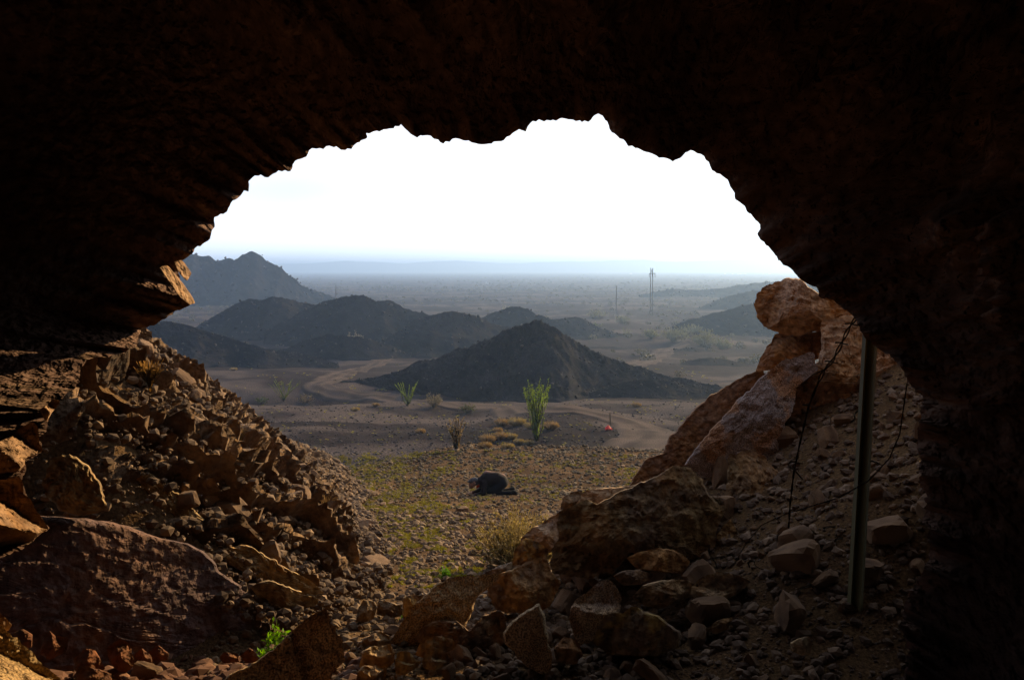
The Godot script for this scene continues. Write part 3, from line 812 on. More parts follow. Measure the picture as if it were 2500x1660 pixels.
	boulder("boulder", "big sloping tan slab in the middle of the lower rock pile", [950, 1582, 975, 1530, 1007, 1484, 1030, 1460, 1048, 1446, 1070, 1425, 1100, 1410, 1160, 1402, 1222, 1401, 1200, 1432, 1168, 1454, 1150, 1500, 1134, 1536, 1098, 1545, 1040, 1560, 1000, 1600, 962, 1596], 3.0, {seed = 24, front = 0.25, col = Color(0.627, 0.424, 0.209), col2 = Color(0.470, 0.315, 0.151), stained = 0.2, amp = 0.045, planes = [[0.1, 1.0, 0.55], [-0.3, -0.7, 0.6]], mat = M.granite})
	boulder("boulder", "rough tan rock under the sloping slab's overhang", [1010, 1560, 1032, 1530, 1060, 1516, 1110, 1514, 1150, 1540, 1180, 1500, 1230, 1490, 1240, 1540, 1220, 1590, 1160, 1610, 1100, 1595, 1050, 1585], 2.92, {seed = 25, front = 0.3, col = brown, col2 = dark, stained = 0.3, amp = 0.09})
	boulder("stone", "small box-shaped stone with an orange side at the slab's upper end", [982, 1458, 1006, 1450, 1034, 1459, 1030, 1480, 1012, 1494, 991, 1509, 983, 1507], 3.35, {seed = 26, front = 0.5, col = brown, col2 = dark, stain = Color(0.660, 0.416, 0.093), stained = 0.6, category = "stone"})
	boulder("stone", "rounded dark stone standing alone on the path", [868, 1518, 873, 1487, 887, 1464, 905, 1466, 915, 1473, 920, 1486, 913, 1511, 885, 1521], 3.25, {seed = 27, front = 0.6, col = Color(0.383, 0.266, 0.139), col2 = dark, stained = 0.1, category = "stone"})
	boulder("stone", "squat dark stone between the standing stone and the boxy one", [918, 1500, 921, 1470, 938, 1466, 978, 1478, 985, 1503, 956, 1510], 3.4, {seed = 28, front = 0.6, col = Color(0.347, 0.242, 0.128), col2 = dark, stained = 0.1, category = "stone"})
	boulder("boulder", "prow-shaped tan slab rising to a point at the front of the path", [800, 1478, 806, 1500, 812, 1516, 828, 1555, 848, 1592, 846, 1610, 815, 1640, 790, 1680, 760, 1720, 500, 1740, 515, 1682, 570, 1642, 610, 1622, 659, 1587, 701, 1552, 748, 1510], 2.2, {seed = 29, front = 0.22, back = 0.55, col = Color(0.660, 0.451, 0.197), col2 = Color(0.522, 0.333, 0.139), stained = 0.25, facets = 1, planes = [[0.25, 0.5, 0.55], [0.3, -0.8, 0.6], [7.0, 2.5, 1.6]], amp = 0.03, cell = 0.008, mat = M.granite})
	boulder("stone", "rough rounded stone in front of the rubble step", [880, 1595, 885, 1558, 905, 1548, 929, 1541, 951, 1555, 958, 1576, 920, 1590], 2.95, {seed = 30, front = 0.5, col = Color(0.522, 0.366, 0.186), col2 = brown, stained = 0.1, category = "stone"})
	boulder("stone", "blocky tan stone with a flat top beside the little lit stones", [876, 1630, 885, 1590, 908, 1577, 953, 1572, 964, 1593, 961, 1618, 945, 1632, 900, 1636], 2.72, {seed = 31, front = 0.5, col = Color(0.591, 0.409, 0.197), col2 = brown, stained = 0.15, category = "stone"})
	boulder("stone", "blocky stone below the flat-topped one", [868, 1668, 872, 1640, 882, 1626, 930, 1624, 944, 1632, 940, 1660, 936, 1690, 880, 1690], 2.55, {seed = 32, front = 0.5, col = Color(0.522, 0.350, 0.162), col2 = brown, stained = 0.15, category = "stone"})
	boulder("stone", "small pale split stone with a bright flat top", [963, 1616, 970, 1594, 985, 1590, 998, 1592, 1016, 1611, 1028, 1615, 1016, 1633, 985, 1649, 965, 1645], 2.58, {seed = 33, front = 0.5, col = Color(0.660, 0.515, 0.244), col2 = Color(0.557, 0.382, 0.174), stained = 0.1, planes = [[1.0, 4.5, 0.3]], category = "stone"})
	boulder("stone", "curved thin stone standing on edge in the rock pile", [1014, 1600, 1025, 1570, 1036, 1554, 1070, 1553, 1104, 1560, 1115, 1577, 1100, 1590, 1060, 1600, 1035, 1606], 2.75, {seed = 34, front = 0.25, col = Color(0.660, 0.433, 0.186), col2 = brown, stained = 0.3, category = "stone"})
	boulder("stone", "sharp wedge stone with a pale slanting top in the rock pile", [1030, 1613, 1040, 1590, 1050, 1576, 1074, 1584, 1092, 1596, 1108, 1609, 1103, 1617, 1062, 1638, 1034, 1632], 2.6, {seed = 35, front = 0.5, col = Color(0.660, 0.500, 0.232), col2 = brown, stained = 0.2, planes = [[1.5, 4.5, 0.25]], category = "stone"})
	boulder("boulder", "triangular speckled slab standing on its point", [1228, 1545, 1252, 1511, 1285, 1490, 1316, 1470, 1330, 1500, 1338, 1550, 1346, 1600, 1348, 1632, 1324, 1645, 1293, 1632, 1260, 1600, 1234, 1572], 2.7, {seed = 36, front = 0.25, col = Color(0.539, 0.391, 0.220), col2 = Color(0.417, 0.292, 0.151), stained = 0.1, amp = 0.03, facets = 2, mat = M.granite})
	boulder("boulder", "speckled pinkish boulder with a flat tilted top over a hollow", [1386, 1503, 1405, 1463, 1439, 1442, 1460, 1421, 1482, 1414, 1500, 1420, 1520, 1463, 1512, 1500, 1470, 1530, 1440, 1580, 1420, 1580, 1401, 1551], 3.0, {seed = 37, front = 0.45, col = Color(0.591, 0.416, 0.232), col2 = grey, stained = 0.2, planes = [[0.0, 3.0, 0.5], [-0.5, -1.5, 0.7]], mat = M.granite})
	boulder("boulder", "dark broken block with one bright orange end face", [1445, 1566, 1460, 1530, 1482, 1497, 1519, 1499, 1536, 1481, 1570, 1487, 1603, 1501, 1662, 1543, 1655, 1583, 1595, 1602, 1489, 1600], 2.8, {seed = 38, front = 0.4, col = Color(0.330, 0.233, 0.121), col2 = dark, stain = Color(0.660, 0.451, 0.104), stained = 0.3, planes = [[-0.8, 0.3, 0.25]]})
	boulder("stone", "rounded reddish stone below the speckled boulder", [1350, 1585, 1375, 1555, 1408, 1560, 1424, 1600, 1405, 1624, 1360, 1616], 2.75, {seed = 39, front = 0.5, col = Color(0.522, 0.266, 0.104), col2 = Color(0.383, 0.200, 0.093), stained = 0.3, category = "stone"})
	boulder("boulder", "low rust-orange rock lying below the dark boulder", [1528, 1362, 1560, 1348, 1603, 1337, 1640, 1342, 1662, 1349, 1685, 1371, 1668, 1402, 1595, 1396, 1553, 1388], 3.3, {seed = 40, front = 0.4, col = Color(0.557, 0.300, 0.104), col2 = Color(0.383, 0.215, 0.093), stained = 0.5})
	boulder("boulder", "grey-brown lumpy rock with a ragged lower edge in the rubble", [1542, 1458, 1574, 1425, 1620, 1416, 1662, 1414, 1690, 1418, 1692, 1455, 1640, 1475, 1611, 1486, 1578, 1482], 3.1, {seed = 41, front = 0.45, col = Color(0.557, 0.401, 0.214), col2 = brown, stained = 0.3, amp = 0.08})
	boulder("boulder", "squarish brown rock with a sloped pale top in the rubble", [1686, 1432, 1721, 1404, 1763, 1395, 1800, 1404, 1837, 1421, 1800, 1452, 1760, 1470, 1752, 1520, 1717, 1530, 1691, 1500], 3.05, {seed = 42, front = 0.45, col = Color(0.470, 0.315, 0.151), col2 = dark, stained = 0.3, planes = [[0.4, 4.0, 0.5]]})
	boulder("stone", "flat brown stone wedged under the rust-orange rock", [1496, 1406, 1520, 1394, 1560, 1390, 1598, 1404, 1569, 1428, 1519, 1430], 3.25, {seed = 43, front = 0.45, col = Color(0.417, 0.249, 0.116), col2 = dark, stained = 0.3, category = "stone"})
	boulder("stone", "pointed brown stone half buried in the dark rubble", [1720, 1538, 1755, 1513, 1790, 1507, 1778, 1535, 1750, 1550], 2.9, {seed = 44, front = 0.5, col = Color(0.435, 0.275, 0.128), col2 = dark, stained = 0.2, category = "stone"})
	boulder("boulder", "ochre rock leaning against the right end of the dark boulder", [1744, 1340, 1750, 1305, 1784, 1266, 1800, 1295, 1808, 1335, 1790, 1360, 1755, 1362], 3.55, {seed = 45, front = 0.4, col = Color(0.486, 0.300, 0.116), col2 = Color(0.330, 0.210, 0.093), stained = 0.35})
	boulder("stone", "pale angular stone alone on the dark cave floor", [1930, 1570, 1950, 1558, 1978, 1553, 1984, 1575, 1980, 1600, 1955, 1600, 1935, 1590], 2.55, {seed = 46, front = 0.5, col = Color(0.627, 0.467, 0.255), col2 = grey, stained = 0.1, category = "stone"})
	# ---- the bedrock and rocks on the left
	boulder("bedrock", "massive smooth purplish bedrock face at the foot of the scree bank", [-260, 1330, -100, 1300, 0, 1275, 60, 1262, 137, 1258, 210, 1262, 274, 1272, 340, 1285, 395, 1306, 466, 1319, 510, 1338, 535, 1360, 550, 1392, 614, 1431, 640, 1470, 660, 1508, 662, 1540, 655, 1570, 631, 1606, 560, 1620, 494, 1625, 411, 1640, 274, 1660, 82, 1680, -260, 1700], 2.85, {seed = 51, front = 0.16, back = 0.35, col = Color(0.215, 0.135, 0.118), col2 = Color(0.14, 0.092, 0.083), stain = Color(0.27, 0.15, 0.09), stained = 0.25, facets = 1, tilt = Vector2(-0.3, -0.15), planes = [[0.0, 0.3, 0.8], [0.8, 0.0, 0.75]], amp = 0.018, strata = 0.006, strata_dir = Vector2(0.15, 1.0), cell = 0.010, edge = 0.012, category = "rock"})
	var ribs := "bedrock ribs cropping out of the scree bank"
	var rb := "layered brown bedrock rib running down the scree bank to the path"
	var rk := {front = 0.35, back = 0.7, col = Color(0.591, 0.416, 0.191), col2 = Color(0.347, 0.242, 0.116), stained = 0.15, strata = 0.035, strata_dir = Vector2(0.75, 0.65), amp = 0.08, facets = 4, edge = 0.06, category = "rock", group = ribs}
	var rl := [
		[[360, 1120, 385, 1098, 420, 1095, 460, 1140, 485, 1190, 505, 1230, 492, 1250, 440, 1232, 390, 1175], 4.1],
		[[440, 1112, 472, 1132, 512, 1212, 542, 1258, 566, 1305, 540, 1300, 505, 1245, 462, 1170], 4.0],
		[[515, 1150, 545, 1152, 600, 1238, 690, 1318, 770, 1384, 740, 1402, 660, 1360, 580, 1290, 528, 1215], 4.25],
		[[600, 1195, 650, 1212, 740, 1288, 830, 1358, 890, 1396, 862, 1402, 790, 1378, 700, 1320, 635, 1255], 4.45],
		[[530, 1345, 600, 1326, 680, 1376, 760, 1418, 795, 1448, 740, 1462, 680, 1448, 615, 1408, 560, 1380], 3.55],
		[[610, 1435, 650, 1412, 720, 1438, 778, 1460, 772, 1480, 700, 1486, 640, 1468], 3.3],
		[[300, 1165, 360, 1150, 430, 1200, 480, 1250, 530, 1300, 500, 1310, 420, 1280, 340, 1225], 3.6],
		[[120, 1120, 170, 1108, 210, 1130, 250, 1185, 262, 1240, 200, 1262, 140, 1245, 100, 1190], 3.0],
		[[225, 1010, 290, 990, 340, 1040, 380, 1090, 350, 1110, 280, 1085, 230, 1050], 4.3],
		[[150, 1010, 210, 960, 270, 975, 300, 1015, 260, 1050, 190, 1055], 4.0],
		[[200, 905, 225, 890, 245, 912, 240, 935, 215, 940], 4.6],
		[[330, 1030, 390, 1040, 450, 1085, 440, 1110, 380, 1090, 335, 1060], 4.7],
	]
	for i in rl.size():
		rk.seed = 60 + i
		boulder("rock_rib", rb, rl[i][0], rl[i][1] - 0.19, rk.duplicate())
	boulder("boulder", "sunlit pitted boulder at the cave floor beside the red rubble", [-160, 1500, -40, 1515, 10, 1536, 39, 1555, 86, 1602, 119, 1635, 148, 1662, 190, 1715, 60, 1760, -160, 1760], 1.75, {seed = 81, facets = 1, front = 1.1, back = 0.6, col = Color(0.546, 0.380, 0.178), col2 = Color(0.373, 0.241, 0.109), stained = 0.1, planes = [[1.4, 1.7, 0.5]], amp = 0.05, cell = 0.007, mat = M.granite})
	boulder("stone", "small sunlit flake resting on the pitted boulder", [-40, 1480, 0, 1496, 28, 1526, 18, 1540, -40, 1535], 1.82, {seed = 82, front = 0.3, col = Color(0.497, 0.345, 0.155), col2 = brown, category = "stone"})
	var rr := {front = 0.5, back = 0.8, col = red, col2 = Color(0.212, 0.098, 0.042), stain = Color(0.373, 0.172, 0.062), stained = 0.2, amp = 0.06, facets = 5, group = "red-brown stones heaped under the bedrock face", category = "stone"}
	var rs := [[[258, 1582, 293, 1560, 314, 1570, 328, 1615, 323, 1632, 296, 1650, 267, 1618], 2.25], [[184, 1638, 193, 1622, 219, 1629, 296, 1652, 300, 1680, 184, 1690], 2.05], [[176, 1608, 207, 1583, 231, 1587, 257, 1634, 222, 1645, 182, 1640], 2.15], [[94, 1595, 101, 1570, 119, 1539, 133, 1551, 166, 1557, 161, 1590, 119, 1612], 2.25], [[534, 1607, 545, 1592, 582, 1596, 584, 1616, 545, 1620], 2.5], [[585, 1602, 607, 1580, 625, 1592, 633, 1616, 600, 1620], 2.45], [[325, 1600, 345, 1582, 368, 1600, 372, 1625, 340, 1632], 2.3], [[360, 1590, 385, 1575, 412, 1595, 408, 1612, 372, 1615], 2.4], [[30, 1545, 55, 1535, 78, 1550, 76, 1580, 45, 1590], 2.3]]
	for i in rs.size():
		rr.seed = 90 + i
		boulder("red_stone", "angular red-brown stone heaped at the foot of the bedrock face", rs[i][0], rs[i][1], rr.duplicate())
	loose_stones()
	hill_rocks()

var clear_boxes := []

func scatter(called: String, meshes: Array, label: String, group: String, where: Array) -> void:
	for w in where:
		var o := put(meshes[w.k % meshes.size()], called, M.stone)
		o.transform = Transform3D(Basis.from_euler(w.turn).scaled(Vector3.ONE * w.s), w.at)
		tag(o, label, "stone", group)

func loose_stones() -> void:
	var bank_m := []
	var rub_m := []
	for i in 10:
		bank_m.append(stone_mesh(i, 2, 9, Vector3(1.15, 0.75, 0.95), Color(0.12, 0.072, 0.04), Color(0.33, 0.21, 0.12)))
		rub_m.append(stone_mesh(40 + i, 2, 9, Vector3(1.2, 0.7, 1.0), Color(0.11, 0.065, 0.038), Color(0.3, 0.185, 0.1)))
	var r := RandomNumberGenerator.new()
	r.seed = 77
	var any := func() -> Vector3: return Vector3(r.randf() * TAU, r.randf() * TAU, r.randf() * TAU)
	# stones of the scree bank
	var list := []
	while list.size() < 190:
		var d := pow(r.randf(), 1.3) * 11.5 + 3.4
		var xf := tab([2.6, 4.4, 6.0, 8.5, 11.0, 14.0, 18.0], [-0.78, -0.72, -1.0, -1.45, -2.0, -2.4, -2.8], d)
		var x := xf - r.randf_range(-0.1, 1.6)
		if absf(x) / d > 0.5: continue
		var s := 0.04 + 0.13 * pow(r.randf(), 3.0) + 0.003 * d
		list.append({k = r.randi() % 10, s = s, turn = any.call(), at = Vector3(x, gh(x, d) + 0.06 + s * 0.15, -d)})
	scatter("scree_stone", bank_m, "loose angular brown stone in the scree bank above the path", "stones of the scree bank", list)
	# stones of the rubble slope under the post
	list = []
	while list.size() < 150:
		var d := r.randf_range(2.25, 4.2)
		var x := r.randf_range(-0.15, 1.65)
		var px := CX + x / d * F
		if px > 2330.0 or x < 0.15 * (d - 2.2): continue
		var s := 0.03 + 0.13 * pow(r.randf(), 2.2)
		if list.size() < 9: s = r.randf_range(0.12, 0.2)
		list.append({k = r.randi() % 10, s = s, turn = any.call(), at = Vector3(x, gh(x, d) + s * 0.2, -d)})
	scatter("rubble_stone", rub_m, "loose brown stone in the shaded rubble around the steel post", "stones of the shaded rubble slope", list)
	# stones on the floor below the bedrock face and on the path
	list = []
	while list.size() < 70:
		var d := r.randf_range(2.2, 3.4)
		var x := r.randf_range(-1.05, 0.1)
		if x < tab([2.2, 2.6, 3.4], [-0.95, -0.75, -0.6], d) - 0.1: continue
		var s := 0.025 + 0.07 * pow(r.randf(), 2.0)
		list.append({k = r.randi() % 10, s = s, turn = any.call(), at = Vector3(x, gh(x, d) + s * 0.2, -d)})
	scatter("floor_stone", rub_m, "small brown stone on the dirt floor at the cave mouth", "small stones on the cave mouth floor", list)
	# stones on the bench round the kneeling person
	list = []
	while list.size() < 80:
		var d := r.randf_range(9.0, 31.0)
		var x := r.randf_range(-0.16, 0.16) * d
		var s := 0.06 + 0.14 * pow(r.randf(), 2.5)
		list.append({k = r.randi() % 10, s = s, turn = Vector3(0, r.randf() * TAU, 0), at = Vector3(x, gh(x, d) + s * 0.12, -d)})
	scatter("path_stone", bank_m, "flattish brown stone on the gravel bench below the cave", "scattered stones of the gravel bench", list)
	# what is too small to count
	pebbles("scree", 20000, 101, func(q: RandomNumberGenerator) -> Vector3:
		var d := pow(q.randf(), 1.5) * 14.0 + 3.0
		var xf := tab([2.6, 4.4, 6.0, 8.5, 11.0, 14.0, 18.0], [-0.78, -0.72, -1.0, -1.45, -2.0, -2.4, -2.8], d)
		return Vector3(xf + 0.15 - (absf(q.randfn()) if q.randf() < 0.6 else q.randf() * 2.4), 0.014 + 0.0036 * d, d), Color(0.06, 0.037, 0.022), Color(0.23, 0.15, 0.085))
	pebbles("rubble_chips", 9000, 102, func(q: RandomNumberGenerator) -> Vector3:
		var d := q.randf_range(2.1, 4.6)
		return Vector3(q.randf_range(-0.05, 0.46) * d, 0.022, d), Color(0.075, 0.047, 0.03), Color(0.21, 0.14, 0.088))
	pebbles("red_chips", 5000, 106, func(q: RandomNumberGenerator) -> Vector3:
		var d := q.randf_range(1.5, 2.85)
		return Vector3(q.randf_range(-0.62, -0.15) * d, 0.014 + 0.016 * q.randf(), d), Color(0.075, 0.034, 0.02), Color(0.2, 0.1, 0.055))
	pebbles("path_gravel", 14000, 103, func(q: RandomNumberGenerator) -> Vector3:
		var d := pow(q.randf(), 1.4) * 9.0 + 2.1
		return Vector3(q.randf_range(-0.34, 0.1) * d, 0.012 + 0.003 * d, d), Color(0.075, 0.047, 0.027), Color(0.26, 0.17, 0.095))
	pebbles("gravel", 26000, 104, func(q: RandomNumberGenerator) -> Vector3:
		var d := sqrt(q.randf_range(64.0, 1089.0))
		return Vector3(q.randf_range(-0.3, 0.24) * d, 0.012 + 0.0016 * d, d), Color(0.05, 0.034, 0.02), Color(0.24, 0.17, 0.095))
	pebbles("desert_gravel", 12000, 105, func(q: RandomNumberGenerator) -> Vector3:
		var d := 33.0 + 60.0 * q.randf() * q.randf()
		return Vector3(q.randf_range(-0.32, 0.22) * d, 0.05 + 0.0006 * d, d), Color(0.022, 0.019, 0.02), Color(0.1, 0.082, 0.076))

func hill_rocks() -> void:
	var q := rnd(55)
	var rows := []
	for i in 9000:
		var p := crest_points[q.randi() % crest_points.size()]
		var s := (0.0013 + 0.0045 * pow(q.randf(), 4.0)) * -p.z
		var b := Basis.from_euler(Vector3(q.randf() * 6.0, q.randf() * 6.0, q.randf() * 6.0)).scaled(Vector3.ONE * s)
		rows.append([Transform3D(b, p + Vector3(q.randfn(), 0, q.randfn()) * 0.002 * -p.z), mixc(Color(0.014, 0.013, 0.014), Color(0.075, 0.064, 0.06), pow(q.randf(), 2.0))])
	instances("hill_rubble", stone_mesh(7, 0, 7, Vector3(1.2, 0.8, 1.0), Color.WHITE, Color.WHITE), M.pebble, rows)

func pebbles(called: String, n: int, sd: int, place: Callable, lo: Color, hi: Color) -> void:
	var q := RandomNumberGenerator.new()
	q.seed = sd
	var m := stone_mesh(sd, 0, 6, Vector3(1.2, 0.7, 1.0), Color.WHITE, Color.WHITE)
	var buf := PackedFloat32Array()
	buf.resize(n * 16)
	for i in n:
		var p: Vector3 = place.call(q)
		var s := p.y * (0.4 + 2.4 * pow(q.randf(), 4.0))
		var b := Basis.from_euler(Vector3(q.randf_range(-0.5, 0.5), q.randf() * TAU, q.randf_range(-0.5, 0.5))).scaled(Vector3.ONE * s)
		var y := gh(p.x, p.z) + s * 0.12 + (0.05 + 0.05 * q.randf() if called == "scree" else 0.0)
		var c := mixc(lo, hi, q.randf() * q.randf() * 1.2)
		var row := [b.x.x, b.y.x, b.z.x, p.x, b.x.y, b.y.y, b.z.y, y, b.x.z, b.y.z, b.z.z, -p.z, c.r, c.g, c.b, 1.0]
		for k in 16: buf[i * 16 + k] = row[k]
	var mm := MultiMesh.new()
	mm.transform_format = MultiMesh.TRANSFORM_3D
	mm.use_colors = true
	mm.mesh = m
	mm.instance_count = n
	mm.buffer = buf
	var o := MultiMeshInstance3D.new()
	o.name = numbered(called)
	o.multimesh = mm
	o.material_override = M.pebble
	add_child(o)
	tag(o, "", "", "", "stuff")

# ---------------------------------------------------------------- plants
class Build:
	var v := PackedVector3Array()
	var n := PackedVector3Array()
	var c := PackedColorArray()
	func tri(a: Vector3, b: Vector3, d: Vector3, col: Color) -> void:
		var f := (d - a).cross(b - a).normalized()
		v.append_array(PackedVector3Array([a, b, d]))
		n.append_array(PackedVector3Array([f, f, f]))
		c.append_array(PackedColorArray([col, col, col]))
	func quad(a: Vector3, b: Vector3, d: Vector3, e: Vector3, col: Color) -> void:
		tri(a, b, d, col)
		tri(a, d, e, col)
	func tube(ps: Array, r0: float, r1: float, sides: int, col: Color, col2: Color) -> void:
		var m := ps.size()
		var rings := []
		for i in m:
			var t: Vector3 = (ps[mini(i + 1, m - 1)] - ps[maxi(i - 1, 0)]).normalized()
			var a := t.cross(Vector3(0.31, 0.2, 0.93)).normalized()
			var b := t.cross(a)
			var r := lerpf(r0, r1, i / (m - 1.0))
			var ring := []
			for k in sides:
				ring.append([ps[i] + (a * cos(TAU * k / sides) + b * sin(TAU * k / sides)) * r, a * cos(TAU * k / sides) + b * sin(TAU * k / sides)])
			rings.append(ring)
		for i in m - 1:
			var ca := col.lerp(col2, i / (m - 1.0))
			for k in sides:
				var p = rings[i][k]
				var q = rings[i][(k + 1) % sides]
				var s = rings[i + 1][(k + 1) % sides]
				var t = rings[i + 1][k]
				for w in [p, q, s, p, s, t]:
					v.append(w[0])
					n.append(w[1])
					c.append(ca)
	func leaf(p: Vector3, along: Vector3, len: float, wide: float, q: RandomNumberGenerator, col: Color) -> void:
		var side := along.cross(Vector3(q.randfn(), q.randfn(), q.randfn())).normalized() * wide * 0.5
		var tip := p + along * len
		var mid := p + along * len * 0.5
		tri(p, mid + side, tip, col)
		tri(p, tip, mid - side, col)
	func mesh() -> ArrayMesh:
		var a := []
		a.resize(Mesh.ARRAY_MAX)
		a[Mesh.ARRAY_VERTEX] = v
		a[Mesh.ARRAY_NORMAL] = n
		a[Mesh.ARRAY_COLOR] = c
		var m := ArrayMesh.new()
		m.add_surface_from_arrays(Mesh.PRIMITIVE_TRIANGLES, a)
		return m

func rnd(sd: int) -> RandomNumberGenerator:
	var q := RandomNumberGenerator.new()
	q.seed = sd * 6151 + 7
	return q

func unit(q: RandomNumberGenerator) -> Vector3:
	return Vector3(q.randfn(), q.randfn(), q.randfn()).normalized()

# long wands that fan out of one crown; leafy when alive
func ocotillo(label: String, px: float, py: float, tall_px: float, spread: float, canes: int, leafy: float, green: Color, sd: int) -> void:
	var at := ground_at(px, py, 20.0)
	var h := tall_px * -at.z / F
	var q := rnd(sd)
	var o := base("ocotillo", at)
	tag(o, label, "shrub", "ocotillos")
	var bark := Color(0.13, 0.1, 0.07) if leafy > 0.2 else Color(0.36, 0.26, 0.16)
	for i in canes:
		var b := Build.new()
		var az := TAU * (i + q.randf()) / canes
		var reach := spread * h * sqrt(q.randf_range(0.08, 1.0))
		var tall := h * q.randf_range(0.62, 1.0)
		var ps := []
		var wob := Vector3(q.randfn(), 0, q.randfn()) * 0.035 * h
		for k in 9:
			var t := k / 8.0
			ps.append(Vector3(cos(az), 0, sin(az)) * reach * (0.25 * t + 0.75 * pow(t, 1.25)) + Vector3(0, tall * t, 0) + wob * sin(t * 5.0) + Vector3(0, -0.06, 0))
		b.tube(ps, 0.022 + 0.004 * h, 0.009, 5, bark, bark.lerp(green, 0.4))
		for k in int(90 * leafy):
			var t := q.randf_range(0.12, 1.0)
			var f := t * 8.0
			var p: Vector3 = ps[int(f)].lerp(ps[mini(int(f) + 1, 8)], f - int(f))
			b.leaf(p, (unit(q) + Vector3(0, 0.5, 0)).normalized(), 0.05 + 0.012 * h, 0.035, q, green * q.randf_range(0.6, 1.25))
		put(b.mesh(), "cane", M.leaf if leafy > 0.2 else M.dry, o)
	put(stone_mesh(sd, 1, 7, Vector3(0.3, 0.24, 0.3), bark, bark * 1.3), "root_crown", M.pebble, o)

# a rounded shrub: forking twigs and small leaves spread through the crown
func shrub(called: String, label: String, group: String, at: Vector3, h: float, wide: float, twigs: int, leaves: int, leaf_size: float, bark: Color, leaf_col: Color, sd: int, m: Material) -> Node3D:
	var q := rnd(sd)
	var o := base(called, at)
	tag(o, label, "shrub" if called != "palo_verde" else "tree", group)
	var b := Build.new()
	var l := Build.new()
	for i in twigs:
		var az := q.randf() * TAU
		var rr := wide * 0.5 * sqrt(q.randf())
		var top := Vector3(cos(az) * rr, h * (1.0 - 0.55 * pow(rr / (wide * 0.5), 2.0)) * q.randf_range(0.6, 1.05), sin(az) * rr)
		var ps := [Vector3(q.randfn(), 0, q.randfn()) * 0.04 * wide + Vector3(0, -0.03, 0)]
		for k in range(1, 5):
			var t := k / 4.0
			ps.append(Vector3(top.x * pow(t, 0.8), top.y * t, top.z * pow(t, 0.8)) + unit(q) * 0.05 * h)
		b.tube(ps, h * 0.014, h * 0.004, 3, bark, bark * 1.2)
		for k in 3:
			var f := q.randf_range(0.4, 0.95) * 4.0
			var p: Vector3 = ps[int(f)].lerp(ps[mini(int(f) + 1, 4)], f - int(f))
			var e := p + (unit(q) + Vector3(0, 0.5, 0)) * h * 0.16
			b.tube([p, (p + e) * 0.5 + unit(q) * 0.02 * h, e], h * 0.006, h * 0.003, 3, bark, bark)
			for z in leaves / (twigs * 3):
				var pp := p.lerp(e, q.randf_range(0.2, 1.1)) + unit(q) * h * 0.05 * q.randf()
				l.leaf(pp, unit(q), leaf_size * q.randf_range(0.6, 1.3), leaf_size * 0.6, q, leaf_col * q.randf_range(0.65, 1.3))
	put(b.mesh(), "trunk" if called == "palo_verde" else "twigs", M.dry, o)
	if l.v.size():
		put(l.mesh(), "crown" if called == "palo_verde" else "foliage", m, o)
	return o

# a dome of thin dry blades
func tuft_mesh(sd: int, blades: int, flat: float, thin: float, lo: Color, hi: Color) -> ArrayMesh:
	var q := rnd(sd)
	var b := Build.new()
	for i in blades:
		var az := q.randf() * TAU
		var out := sqrt(q.randf())
		var foot := Vector3(cos(az), 0, sin(az)) * 0.22 * out
		var tip := Vector3(cos(az) * out * 0.62, (1.0 - 0.45 * out * out) * q.randf_range(0.55, 1.0), sin(az) * out * 0.62) + unit(q) * 0.06
		tip.y *= flat
		var mid := foot.lerp(tip, 0.5) + Vector3(0, 0.12 * flat, 0)
		var side := Vector3(-sin(az), 0, cos(az)).rotated(Vector3.UP, q.randfn()) * thin
		var col := mixc(lo, hi, q.randf())
		b.tri(foot - side, foot + side, mid, col)
		b.tri(foot - side * 0.5, mid + side * 0.7, tip, col)
	return b.mesh()

